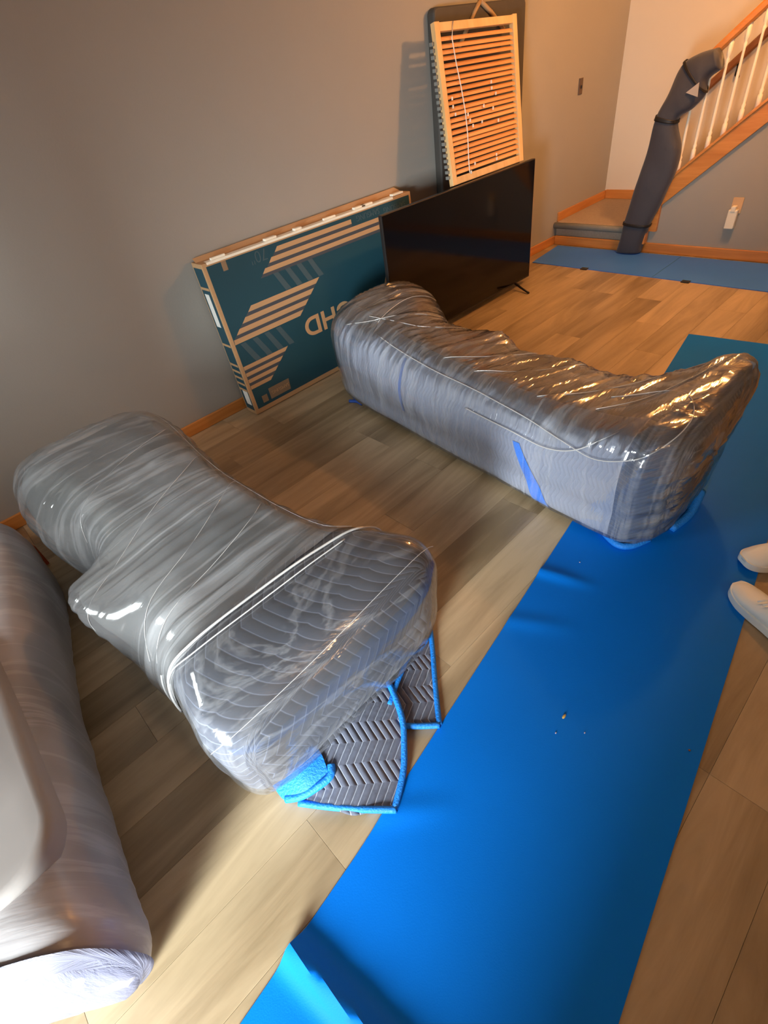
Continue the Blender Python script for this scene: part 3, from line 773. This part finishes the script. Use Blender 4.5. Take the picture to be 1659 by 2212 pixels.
# sofa 1: bright roll of film at the inner edge of the near arm
film_string(S1, s1shift, [(1.00, 1.0), (.985, 2.0), (.965, 3.0), (.95, 4.0), (.93, 5.0), (.91, 6.0), (.90, 7.0)], .0038, sofa1)
film_string(S1, s1shift, [(1.02, 1.2), (.97, 2.1), (.93, 3.0), (.91, 4.2), (.90, 5.4)], .002, sofa1)
film_string(S1, s1shift, [(1.06, .6), (1.05, 1.2), (1.04, 1.8)], .003, sofa1)
for a in ([(2.30, 6.0), (2.0, 6.0), (1.7, 6.0), (1.4, 6.0), (1.1, 6.0), (.95, 6.2)],
          [(1.33, 1.9), (1.42, 2.6), (1.55, 3.6), (1.70, 5.0), (1.78, 6.0)],
          [(1.12, 1.9), (1.2, 2.8), (1.32, 4.0), (1.45, 5.2), (1.50, 6.0)],
          [(1.07, 2.0), (1.12, 3.0), (1.2, 4.4), (1.28, 5.6)],
          [(1.75, 2.3), (1.82, 3.0), (1.95, 4.2), (2.05, 5.6)],
          [(.76, 2.2), (.735, 3.2), (.73, 4.2), (.74, 5.4), (.75, 6.2)]):
    film_string(S1, s1shift, a, .0009, sofa1)
# sofa 2: ring around the near arm and a tail along the back
ringpts = []
for i in range(26):
    a = i / 25 * math.tau
    ringpts.append((.56 + .16 * math.cos(a) * -1 - .0, 3.3 + 1.6 * math.sin(a)))
film_string(S2, s2shift, [(2.0, 3.6), (1.6, 3.4), (1.2, 3.3), (.95, 3.1), (.75, 2.7), (.60, 2.35), (.48, 2.5), (.42, 2.9), (.39, 3.6), (.40, 4.4), (.47, 5.2), (.58, 5.4), (.70, 5.0)], .0022, sofa2)
film_string(S2, s2shift, [(1.25, 2.6), (1.0, 2.5), (.80, 2.35), (.68, 2.5), (.60, 3.0), (.56, 3.4)], .0028, sofa2)
for a in ([(2.1, 4.0), (1.9, 4.6), (1.75, 5.6), (1.65, 7.0)], [(2.02, 4.0), (2.06, 5.5), (2.04, 7.0)], [(2.20, 3.2), (2.05, 4.0), (1.93, 5.2), (1.85, 6.6)],
          [(1.5, 4.0), (1.32, 5.4), (1.2, 6.8)], [(1.3, 4.0), (1.12, 5.2), (.95, 6.8)], [(.95, 4.0), (.75, 5.4), (.60, 6.8)], [(.70, 4.2), (.55, 5.4), (.44, 6.8)]):
    film_string(S2, s2shift, a, .0016, sofa2)

# ------------------------------------------------------------------ armchair under cloudy film, left foreground
S3 = [
 (2.42, [(-.80, .02), (-.85, .25), (-.75, .40), (-.55, .42), (-.38, .41), (-.27, .34), (-.25, .18), (-.30, .02), (-.5, .01)]),
 (2.27, [(-.80, .02), (-.85, .25), (-.75, .42), (-.50, .44), (-.30, .42), (-.195, .34), (-.175, .18), (-.22, .02), (-.5, .01)]),
 (2.10, [(-.80, .02), (-.85, .25), (-.75, .42), (-.48, .44), (-.28, .42), (-.185, .34), (-.163, .18), (-.21, .02), (-.5, .01)]),
 (1.94, [(-.80, .02), (-.85, .25), (-.75, .42), (-.50, .43), (-.30, .42), (-.205, .34), (-.182, .18), (-.23, .02), (-.5, .01)]),
 (1.65, [(-.80, .02), (-.85, .25), (-.75, .42), (-.54, .42), (-.36, .41), (-.27, .34), (-.245, .18), (-.29, .02), (-.5, .01)]),
 (1.38, [(-.80, .02), (-.85, .25), (-.75, .42), (-.56, .42), (-.40, .41), (-.32, .34), (-.298, .18), (-.34, .02), (-.5, .01)]),
 (1.04, [(-.80, .02), (-.85, .25), (-.75, .42), (-.58, .42), (-.43, .41), (-.355, .34), (-.335, .18), (-.38, .02), (-.5, .01)]),
 (.79, [(-.80, .02), (-.85, .25), (-.75, .42), (-.58, .42), (-.44, .41), (-.375, .34), (-.355, .18), (-.41, .02), (-.5, .01)]),
 (.66, [(-.80, .02), (-.85, .25), (-.75, .41), (-.58, .42), (-.44, .41), (-.375, .34), (-.36, .18), (-.42, .02), (-.5, .01)]),
 (.59, [(-.80, .02), (-.85, .25), (-.75, .40), (-.58, .41), (-.45, .40), (-.39, .33), (-.375, .18), (-.44, .02), (-.5, .01)]),
]
chair = empty('armchair', (-.55, 1.4, 0), 'taupe armchair under cloudy white film at the left edge of the picture', 'armchair')
def s3shift(q):
    k = 1 - sstep(.59, 1.3, q.y)
    return Vector((q.x, q.y - .62 * (q.x + .40) * k, q.z))
loft('upholstery', S3, frange(2.42, .59, 70), M_taupe, chair, npp=8, inset=.03, rounding=.14, yshift=s3shift)
# raised cushion with rounded near corner
cs = []
def cushion(name, y0, y1, x0, x1, z0, z1, mat, parent, r=.12):
    bm = box_bm((x0, y0, z0), (x1, y1, z1))
    ve = [e for e in bm.edges if abs(e.verts[0].co.z - e.verts[1].co.z) > .5 * (z1 - z0)]
    bmesh.ops.bevel(bm, geom=ve, offset=r, segments=8, affect='EDGES', profile=.5)
    he = [e for e in bm.edges if len(e.link_faces) == 2 and abs(e.verts[0].co.z - e.verts[1].co.z) < 1e-5 and e.calc_face_angle(0) > 1.2]
    bmesh.ops.bevel(bm, geom=he, offset=.022, segments=4, affect='EDGES', profile=.5)
    return bm_obj(name, bm, mat, parent, smooth=True)
cushion('seat_cushion', .76, 1.90, -.80, -.355, .36, .445, M_taupe_dark, chair)
loft('cloudy_film', S3, frange(2.42, .59, 90), M_filmwhite, chair, npp=12, rounding=.14, yshift=s3shift,
     disp=lambda w, uv: .004 * noise.noise(Vector((w.x * 5, w.y * 5, w.z * 5))) + .004 * ridge(noise.noise(Vector((w.z * 5, w.y * 22, 0))), 3) * (1 - sstep(.50, .54, w.z)))
# white skirt of film hanging at the front
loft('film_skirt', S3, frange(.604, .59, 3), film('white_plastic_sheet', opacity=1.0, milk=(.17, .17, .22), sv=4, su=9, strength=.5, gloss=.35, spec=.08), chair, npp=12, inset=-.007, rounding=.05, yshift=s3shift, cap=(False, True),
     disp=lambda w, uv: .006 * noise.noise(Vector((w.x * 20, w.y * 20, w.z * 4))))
# red-orange board and small carton behind it
rb = empty('wooden_board', (-.22, 2.6, 0), 'low reddish-orange board on the floor behind the film-covered armchair', 'board')
hexa('plank_panel', [(-.20, 2.38, .0), (-.165, 2.38, .0), (-.28, 2.80, .0), (-.315, 2.80, .0)], [(-.20, 2.38, .12), (-.165, 2.38, .12), (-.28, 2.80, .12), (-.315, 2.80, .12)], M_red, rb, .006)
hexa('cleat', [(-.315, 2.50, 0), (-.235, 2.50, 0), (-.31, 2.78, 0), (-.39, 2.77, 0)], [(-.315, 2.50, .05), (-.235, 2.50, .05), (-.31, 2.78, .05), (-.39, 2.77, .05)], M_red, rb, .006)
cb = empty('small_box', (-.35, 2.74, .0), 'small brown cardboard box against the wall at the left edge', 'box')
box('body', (-.62, 2.60, 0), (-.42, 2.80, .34), M_card, cb, .004)
box('flap', (-.62, 2.58, .335), (-.43, 2.64, .345), M_card, cb, .002)
rb.location.z = 0

# ------------------------------------------------------------------ television carton, upside down, leaning on the wall
CX0, CX1, CH = 1.205, 2.80, .885
def cy(z): return 2.66 + .045 * z / .88
TH = .115
cart = empty('television_carton', (2.0, 2.72, 0), 'large teal television carton standing upside down against the grey wall', 'carton')
hexa('carton_body', [(CX0, cy(0), .004), (CX1, cy(0), .004), (CX1, cy(0) + TH, .004), (CX0, cy(0) + TH, .004)],
     [(CX0, cy(CH), CH), (CX1, cy(CH), CH), (CX1, cy(CH) + TH, CH), (CX0, cy(CH) + TH, CH)], M_card, cart, .003)
def cface(name, pts, off, mat, th=.0012):
    """polygon print on the front panel; pts (x,z)"""
    bm = bmesh.new(); n = len(pts)
    A = [bm.verts.new((x, cy(z) - off - th, z)) for x, z in pts]; B = [bm.verts.new((x, cy(z) - off + .0005, z)) for x, z in pts]
    bm.faces.new(A); bm.faces.new(B[::-1])
    for i in range(n): bm.faces.new([A[i], A[(i + 1) % n], B[(i + 1) % n], B[i]])
    return bm_obj(name, bm, mat, cart)
def cside(name, pts, off, mat, th=.001):
    bm = bmesh.new(); n = len(pts)
    A = [bm.verts.new((CX0 - off - th, cy(z) + d, z)) for d, z in pts]; B = [bm.verts.new((CX0 - off + .0005, cy(z) + d, z)) for d, z in pts]
    bm.faces.new(A); bm.faces.new(B[::-1])
    for i in range(n): bm.faces.new([A[i], A[(i + 1) % n], B[(i + 1) % n], B[i]])
    return bm_obj(name, bm, mat, cart)
cface('printed_panel', [(CX0 + .022, .035), (CX1 - .02, .035), (CX1 - .02, .868), (CX0 + .022, .868)], .0, M_teal)
cside('printed_side', [(.012, .03), (.103, .03), (.103, .862), (.012, .862)], 0, M_teal)
def bar(x0, x1, z0, z1, sl0=0, sl1=0, mat=M_card, off=.0014):
    cface('printed_stripe', [(x0 + sl0, z0), (x1 + sl1, z0), (x1, z1), (x0, z1)], off, mat)
# ribbon stripes: (rising ends) three groups
gp = .041; bw = .024
for grp, (ztop, xl, xr, n_, shl, shr) in enumerate([(.845, 1.675, 2.25, 4, -.035, .0), (.600, 1.40, 1.905, 4, -.045, -.050), (.300, 1.225, 1.555, 4, .0, -.050)]):
    pass
# top group
for k, (zt, xl, xr) in enumerate([(.848, 1.68, 2.25), (.806, 1.625, 2.62), (.764, 1.565, 2.62)]):
    cface('printed_stripe', [(xl - .025, zt - bw), (xr, zt - bw), (xr, zt), (xl, zt)], .0014, M_card)
    cface('stripe_gap', [(xl - .045, zt - gp), (xr, zt - gp), (xr, zt - bw), (xl - .025, zt - bw)], .0010, M_gapdark)
# middle group
for k in range(4):
    zt = .612 - k * .046; xl = 1.405 - k * .058; xr = 1.915 - k * .058
    xl = max(xl, CX0 + .024)
    cface('printed_stripe', [(max(xl - .03, CX0 + .023), zt - .027), (xr - .034, zt - .027), (xr, zt), (xl, zt)], .0014, M_card)
    if k < 3: cface('stripe_gap', [(max(xl - .055, CX0 + .023), zt - .046), (xr - .055, zt - .046), (xr - .034, zt - .027), (max(xl - .03, CX0 + .023), zt - .027)], .0010, M_gapdark)
# bottom group
for k in range(4):
    zt = .313 - k * .041; xr = 1.56 - k * .053
    cface('printed_stripe', [(CX0 + .023, zt - .022), (xr - .028, zt - .022), (xr, zt), (CX0 + .023, zt)], .0014, M_card)
    if k < 3: cface('stripe_gap', [(CX0 + .023, zt - .041), (xr - .05, zt - .041), (xr - .028, zt - .022), (CX0 + .023, zt - .022)], .0010, M_gapdark)
# faint ribbon twists between groups
for k in range(4):
    x = 1.60 + k * .085
    cface('faint_stripe', [(x, .735), (x + .035, .735), (x - .06 + .16, .615), (x - .10 + .16, .615)], .0008, M_faint)
    x = 1.26 + k * .085
    cface('faint_stripe', [(x, .44), (x + .035, .44), (x + .10, .315), (x + .06, .315)], .0008, M_faint)
# lettering (rotated half a turn with the carton)
def letters(txt, xr, zt, size, mat, name, off=.0016, font_off=0.0, xs=1.0):
    cu = bpy.data.curves.new(name, 'FONT'); cu.body = txt; cu.size = size; cu.extrude = .0008; cu.align_x = 'LEFT'; cu.offset = font_off
    o = bpy.data.objects.new(name, cu); C.objects.link(o)
    dg = bpy.context.evaluated_depsgraph_get(); me = bpy.data.meshes.new_from_object(o.evaluated_get(dg))
    bpy.data.objects.remove(o)
    k = .045 / .88
    base = world_loc(cart)
    for v in me.vertices:
        # local x runs towards -x, local y runs towards -z
        x = xr - v.co.x * xs; z = zt - v.co.y
        v.co = Vector((x, cy(z) - off - v.co.z, z)) - base
    bm = bmesh.new(); bm.from_mesh(me); bpy.data.meshes.remove(me)
    bmesh.ops.remove_doubles(bm, verts=bm.verts, dist=1e-6)
    seen = set(); bm.verts.ensure_lookup_table()
    for v0 in bm.verts:
        if v0.index in seen: continue
        isl = []; stack = [v0]; seen.add(v0.index)
        while stack:
            v = stack.pop(); isl.append(v)
            for e in v.link_edges:
                w = e.other_vert(v)
                if w.index not in seen: seen.add(w.index); stack.append(w)
        idx = {v.index: k for k, v in enumerate(isl)}
        faces = {f.index: f for v in isl for f in v.link_faces}
        m2 = bpy.data.meshes.new('letter'); m2.from_pydata([v.co[:] for v in isl], [], [[idx[v.index] for v in f.verts] for f in faces.values()])
        m2.materials.append(mat)
        oo = bpy.data.objects.new('letter', m2); C.objects.link(oo); oo.parent = cart
    bm.free()
letters('Crystal UHD', 2.69, .412, .158, M_card, 'lettering', font_off=.0035, xs=1.15)
letters('70"', 1.605, .860, .085, M_faint, 'size_number', font_off=-.001)
letters('SAMSUNG', 2.74, .845, .045, M_faint, 'maker_lettering')
letters('SAMSUNG', 2.50, .855, .045, M_faint, 'maker_lettering')
M_dullk = simple('dull_kraft', (.26, .17, .10), rough=.7)
cface('printed_badge', [(1.335, .055), (1.49, .055), (1.495, .125), (1.335, .125)], .0014, M_dullk)
cface('printed_badge', [(1.275, .055), (1.315, .055), (1.315, .10), (1.275, .10)], .0014, M_dullk)
cface('printed_badge', [(1.315, .822), (1.345, .822), (1.345, .868), (1.315, .868)], .0014, M_dullk)
letters('SAMSUNG', 1.487, .10, .030, M_card, 'maker_lettering', off=.0026)
# side labels and stripes
cside('shipping_label', [(.040, .55), (.085, .55), (.085, .73), (.040, .73)], .0012, M_label)
cside('shipping_label', [(.020, .065), (.075, .065), (.075, .155), (.020, .155)], .0012, M_label)
for zt in (.765, .45, .33, .29, .25, .21, .17):
    cside('side_stripe', [(.014, zt - .014), (.101, zt - .014), (.101, zt), (.014, zt)], .0010, M_card)
# torn tape on the top edge
tb = bmesh.new(); rng2 = random.Random(3)
def topz(x): return CH
tp = []
x = CX0 + .03
while x < CX1 - .12:
    w_ = rng2.uniform(.016, .022)
    if rng2.random() < .2: w_ = .03
    tp.append((x, w_)); x += rng2.uniform(.03, .07)
vs, fs = [], []
for i, (x, w_) in enumerate(tp):
    wob = rng2.uniform(-.004, .004)
    vs += [(x, cy(CH) - .001, CH + .0015), (x, cy(CH) + .012 + w_ + wob, CH + .004), (x, cy(CH) - .0025, CH - .010)]
for i in range(len(tp) - 1):
    a = i * 3; fs += [(a, a + 3, a + 4, a + 1), (a + 2, a + 5, a + 3, a)]
mesh_obj('sealing_tape', vs, fs, M_tape, cart)
for x in (1.27, 1.62, 1.83, 2.05, 2.30, 2.36, 2.64):
    box('tape_tuft', (x, cy(CH) + .004, CH + .002), (x + rng2.uniform(.05, .12), cy(CH) + rng2.uniform(.02, .04), CH + .014), M_tape, cart, .003)
hexa('lid_flap', [(CX0 + .01, cy(CH) + .075, CH), (CX1 - .01, cy(CH) + .075, CH), (CX1 - .01, cy(CH) + .08, CH), (CX0 + .01, cy(CH) + .08, CH)],
     [(CX0 + .01, cy(CH) + .10, CH + .018), (CX1 - .05, cy(CH) + .10, CH + .030), (CX1 - .05, cy(CH) + .104, CH + .030), (CX0 + .01, cy(CH) + .104, CH + .018)], M_card, cart)

# ------------------------------------------------------------------ television
TX0, TX1, TY, TZ0, TZ1 = 2.265, 3.875, 2.44, .05, .875
tv = empty('television', (3.07, TY, 0), 'large black flat-screen television standing on thin feet in front of the slatted frame', 'television')
box('casing', (TX0, TY, TZ0), (TX1, TY + .028, TZ1), M_tvplastic, tv, .004)
box('rear_housing', (TX0 + .15, TY + .028, TZ0 + .02), (TX1 - .15, TY + .055, TZ0 + .5), M_tvplastic, tv, .01)
box('screen', (TX0 + .007, TY - .0015, TZ0 + .014), (TX1 - .007, TY + .002, TZ1 - .007), M_tvglass, tv)
box('side_trim', (TX1, TY + .004, TZ0), (TX1 + .006, TY + .022, TZ1 - .25), simple('silver_trim', (.65, .45, .32), rough=.35, metallic=.4), tv, .001)
for s, fx_ in ((1, TX1 - .20), (-1, TX0 + .20)):
    f_ = bmesh.new()
    tube_bm([(fx_, TY + .015, TZ0 + .01), (fx_ - .01, TY - .06, .03), (fx_ - .035, TY - .155, .008)], [.011, .009, .008], 8, bm=f_)
    tube_bm([(fx_, TY + .015, TZ0 + .01), (fx_ + .01, TY + .08, .03), (fx_ + .03, TY + .15, .008)], [.011, .009, .008], 8, bm=f_)
    bm_obj('foot', f_, M_tvplastic, tv, smooth=True)

# ------------------------------------------------------------------ wooden slatted frame resting on the television, leaning back
BL, BR = Vector((2.985, 2.485, .878)), Vector((3.79, 2.485, .878))
TL, TRr = Vector((3.075, 2.66, 1.675)), Vector((3.905, 2.66, 1.665))
sf = empty('slatted_frame', (3.39, 2.485, .878), 'pale wooden frame with many orange-lit slats leaning above the television', 'slatted frame')
nrm = (BR - BL).cross(TL - BL).normalized()      # towards the room is -y
if nrm.y > 0: nrm = -nrm
def fpt(u, v, w=0):
    a = BL.lerp(BR, u); b_ = TL.lerp(TRr, u); return a.lerp(b_, v) + nrm * w
def fbar(name, u0, u1, v0, v1, w0, w1, mat, bev=.002):
    return hexa(name, [fpt(u0, v0, w0), fpt(u1, v0, w0), fpt(u1, v1, w0), fpt(u0, v1, w0)], [fpt(u0, v0, w1), fpt(u1, v0, w1), fpt(u1, v1, w1), fpt(u0, v1, w1)], mat, sf, bev)
fbar('side_rail', 0, .055, 0, 1, -.032, .0, M_blond)
fbar('side_rail', .945, 1, 0, 1, -.032, .0, M_blond)
fbar('top_rail', .055, .945, .945, .995, -.030, -.002, M_blond)
fbar('bottom_rail', .055, .945, .0, .05, -.030, -.002, M_blond)
nsl = 23
rs = random.Random(5)
for i in range(nsl):
    v = .065 + i * (.86 / nsl)
    j = rs.uniform(-.004, .004)
    # tilted slat: front edge lower
    w_ = .02
    a0, a1 = .052, .948
    pts = [fpt(a0, v + j, -.006), fpt(a1, v + j, -.006), fpt(a1, v + .021 + j, -.012), fpt(a0, v + .021 + j, -.012)]
    p2 = [p + Vector((0, .012, .006)) for p in pts]
    hexa('slat', pts, p2, M_slat, sf, .001)
# lift cord and knots
tube('lift_cord', [fpt(.20, .99, .004), fpt(.17, .90, .004), fpt(.19, .75, .003), fpt(.22, .6, .003), fpt(.24, .45, .003), fpt(.24, .3, .003), fpt(.22, .12, .003), fpt(.22, .05, .003)], .0035, M_cord, sf, 6)
for (u, v) in ((.60, .60), (.60, .56), (.65, .52), (.48, .46), (.60, .43), (.44, .36), (.66, .34), (.60, .11), (.60, .08), (.27, .43), (.29, .39), (.32, .35), (.10, .55), (.10, .50), (.12, .45), (.30, .10), (.24, .05)):
    p = fpt(u, v, .003)
    bm = box_bm(p - Vector((.006, .003, .009)), p + Vector((.006, .003, .009)), .002)
    bm_obj('clip', bm, M_cord, sf)
# saw-toothed slat ends on the left side
for i in range(nsl):
    v = .065 + i * (.86 / nsl)
    p = fpt(-.012, v, -.03)
    box('end_clip', tuple(p - Vector((.010, .012, .009))), tuple(p + Vector((.010, .012, .009))), simple('grey_clip', (.20, .21, .20), rough=.5) if i == 0 else bpy.data.materials['grey_clip'], sf, .002)

# ------------------------------------------------------------------ tall padded panel behind
pn = empty('padded_panel', (3.68, 2.78, 0), 'tall dark padded panel standing against the wall behind the slatted frame', 'panel')  # padded panel of unidentified kind
cush = box_bm((3.20, 2.765, .0), (4.17, 2.828, 1.745), .0)
bmesh.ops.bevel(cush, geom=[e for e in cush.edges if abs(e.verts[0].co.y - e.verts[1].co.y) > .01], offset=.035, segments=5, affect='EDGES', profile=.5)
bmesh.ops.bevel(cush, geom=[e for e in cush.edges if len(e.link_faces) == 2 and e.calc_face_angle(0) > 1.2 and abs(e.verts[0].co.y - e.verts[1].co.y) < 1e-5], offset=.014, segments=3, affect='EDGES', profile=.5)
bm_obj('padding', cush, M_pad, pn, smooth=False)
tube('cross_strap', [(3.42, 2.758, 1.55), (3.58, 2.757, 1.70), (3.64, 2.757, 1.75)], .013, M_tanstrap, pn, 6)
tube('cross_strap', [(3.90, 2.758, 1.60), (3.76, 2.757, 1.69), (3.64, 2.757, 1.75)], .013, M_tanstrap, pn, 6)
fe = bmesh.new()
for k, (z0, z1, wv) in enumerate(((1.42, 1.62, .012), (1.20, 1.40, .009), (.98, 1.18, .007))):
    pts = [(4.175 + wv * math.sin(j * 1.3 + k), 2.80, z0 + (z1 - z0) * j / 8) for j in range(9)]
    tube_bm(pts, [.002 + .006 * math.sin(j / 8 * math.pi) for j in range(9)], 6, bm=fe)
bm_obj('plastic_edge', fe, simple('edge_highlight_gold', (.35, .25, .12), rough=.08, spec=1.0), pn, smooth=True)  # gold highlights of the glossy edge put into its colour

# ------------------------------------------------------------------ padded cover wrapped round the newel post
cv = empty('padded_cover', (4.84, 2.03, 0), 'dark blue-grey padded cover strapped round the newel post at the foot of the stairs', 'cover')
CS = [(2.143, .014, 1.944, .014), (2.129, .127, 1.924, .14), (2.116, .237, 1.906, .223), (2.10, .36, 1.86, .35), (2.081, .486, 1.819, .483), (2.053, .615, 1.786, .613), (2.026, .765, 1.784, .758),
      (1.998, .963, 1.849, .927), (1.946, 1.099, 1.759, .994), (1.894, 1.242, 1.695, 1.067), (1.80, 1.293, 1.701, 1.148), (1.682, 1.312, 1.627, 1.196)]
NR = 28
def cover_ring(t, grow=1.0):
    k = t * (len(CS) - 1); i = min(int(k), len(CS) - 2); fr = k - i
    q = [CS[max(0, min(len(CS) - 1, i + d))] for d in (-1, 0, 1, 2)]
    v = [catmull(*[q[m][c] for m in range(4)], fr) for c in range(4)]
    L_, R_ = Vector((0, v[0], v[1])), Vector((0, v[2], v[3])); mid = (L_ + R_) / 2; hv = (L_ - R_) / 2
    hx = .072
    out = []
    for a in range(NR):
        an = a / NR * math.tau; c_, s_ = math.cos(an), math.sin(an)
        c2 = math.copysign(abs(c_) ** .75, c_); s2 = math.copysign(abs(s_) ** .75, s_)
        p = mid + hv * c2 * grow + Vector((s2 * hx * grow, 0, 0)); p.x += 4.835
        p += Vector((noise.noise(Vector((an * .8, t * 9, 0))) * .010, noise.noise(Vector((an * .8, t * 9, 5))) * .006, 0))
        p.z = max(p.z, .007)
        out.append(p)
    return out
rings = [cover_ring(i / 70) for i in range(71)]
vs = [p for r in rings for p in r]; fs = [(i * NR + j, i * NR + (j + 1) % NR, (i + 1) * NR + (j + 1) % NR, (i + 1) * NR + j) for i in range(70) for j in range(NR)]
fs += [tuple(range(NR))[::-1], tuple(70 * NR + k for k in range(NR))]
mesh_obj('padded_cloth', vs, fs, M_cover, cv, smooth=True)
for t in (.185, .635, .84):
    A = [cover_ring(t + d, 1.05) for d in (-.008, -.004, .004, .008)]
    vs = [p for r in A for p in r]; fs = [(i * NR + j, i * NR + (j + 1) % NR, (i + 1) * NR + (j + 1) % NR, (i + 1) * NR + j) for i in range(3) for j in range(NR)]
    o = mesh_obj('strap', vs, fs, M_black, cv, smooth=True); md = o.modifiers.new('t', 'SOLIDIFY'); md.thickness = .004
# paper tag
mesh_obj('paper_tag', [(4.752, 1.80, 1.095), (4.752, 1.725, 1.145), (4.752, 1.715, 1.065), (4.757, 1.80, 1.095), (4.757, 1.725, 1.145), (4.757, 1.715, 1.065)],
         [(0, 1, 2), (5, 4, 3), (0, 3, 4, 1), (1, 4, 5, 2), (2, 5, 3, 0)], simple('grey_paper', (.40, .38, .37)), cv)

# ------------------------------------------------------------------ white shoes at the right edge
def shoe(heel, toe, length, label, side):
    """trainer lofted from heel to toe"""
    e = empty('shoe', (heel[0], heel[1], 0), label, 'shoe')
    h = Vector((heel[0], heel[1], 0)); d = (Vector((toe[0], toe[1], 0)) - h).normalized(); n_ = Vector((-d.y, d.x, 0))
    # (t, half width, height, sole lift)
    prof = [(0, .022, .060, .012), (.03, .034, .082, .006), (.10, .038, .092, .003), (.22, .037, .088, .003), (.36, .037, .082, .004), (.50, .041, .074, .004), (.64, .047, .062, .004), (.78, .049, .052, .004), (.90, .041, .045, .007), (.97, .027, .038, .011), (1.0, .012, .030, .015)]
    base_z = .0045
    def ring(t, hw, top, z0, ins=0):
        P = []
        for a in range(20):
            an = a / 20 * math.tau; c_, s_ = math.cos(an), math.sin(an)
            cc = math.copysign(abs(c_) ** .6, c_); ss = math.copysign(abs(s_) ** .8, s_)
            zc = (z0 + top) / 2; hz = (top - z0) / 2
            shrink = 1 - .30 * max(0, ss) * (1 if t > .3 else .6)
            P.append(h + d * (t * length) + n_ * (cc * (hw - ins) * shrink) + Vector((0, 0, base_z + zc + ss * (hz - ins))))
        return P
    sp = []
    for i in range(len(prof) - 1):
        for k in range(4):
            q = [prof[max(0, min(len(prof) - 1, i + m))] for m in (-1, 0, 1, 2)]
            sp.append([catmull(*[q[m][c] for m in range(4)], k / 4) for c in range(4)])
    sp.append(list(prof[-1]))
    R_ = [ring(t, w, tp_, z0 + .012) for t, w, tp_, z0 in sp]
    vs = [p for r in R_ for p in r]; m = len(R_); fs = [(i * 20 + j, i * 20 + (j + 1) % 20, (i + 1) * 20 + (j + 1) % 20, (i + 1) * 20 + j) for i in range(m - 1) for j in range(20)]
    fs += [tuple(range(20))[::-1], tuple((m - 1) * 20 + k for k in range(20))]
    mesh_obj('upper', vs, fs, M_shoe, e, smooth=True)
    # sole
    outl = []
    for s in (1, -1):
        seq = sp if s == 1 else sp[::-1]
        for t, w, tp_, z0 in seq: outl.append((t, s * (w + .004), z0))
    n2 = len(outl)
    vs = [h + d * (t * length) + n_ * w + Vector((0, 0, base_z + max(0, z0 - .004))) for t, w, z0 in outl] + [h + d * (t * length) + n_ * w + Vector((0, 0, base_z + z0 + .022)) for t, w, z0 in outl]
    fs = [tuple(range(n2))[::-1], tuple(range(n2, 2 * n2))] + [(i, (i + 1) % n2, n2 + (i + 1) % n2, n2 + i) for i in range(n2)]
    mesh_obj('sole', vs, fs, M_shoe, e)
    # collar opening and lining
    col = []
    for a in range(24):
        an = a / 24 * math.tau
        t = .20 + .17 * math.cos(an)
        col.append(h + d * (t * length) + n_ * (.028 * math.sin(an)) + Vector((0, 0, base_z + .094 - .02 * (t - .03) / .34 + .006)))
    tube('collar', col, .008, M_shoe, e, 8, closed=True)
    cen = sum(col, Vector()) / len(col) - Vector((0, 0, .002))
    mesh_obj('lining', col + [cen], [(k, (k + 1) % 24, 24) for k in range(24)], M_shoein, e)
    # tongue and laces
    bt = box_bm((-.022, -.022, -.004), (.05, .022, .004), .003)
    Mt = Matrix(((d.x, n_.x, 0, 0), (d.y, n_.y, 0, 0), (0, 0, 1, 0), (0, 0, 0, 1)))
    rot = Matrix.Translation(h + d * (.40 * length) + Vector((0, 0, base_z + .094))) @ Mt @ Matrix.Rotation(math.radians(35), 4, 'Y')
    bmesh.ops.transform(bt, matrix=rot, verts=bt.verts)
    bm_obj('tongue', bt, M_shoe, e)
    for k in range(5):
        t = .44 + k * .055; tp_ = .082 - (t - .4) * .065
        c = h + d * (t * length) + Vector((0, 0, base_z + tp_ + .004))
        tube('lace', [c - n_ * .022 - Vector((0, 0, .006)), c + Vector((0, 0, .002)), c + n_ * .022 + d * .008 - Vector((0, 0, .006))], .003, M_shoe, e, 6)
    return e
shoe((1.86, -.10), (1.60, .115), .30, 'white trainer at the right edge, the one farther from the camera', 1)
shoe((1.33, -.21), (1.52, .095), .33, 'white trainer at the right edge, the one nearer the camera', 1)
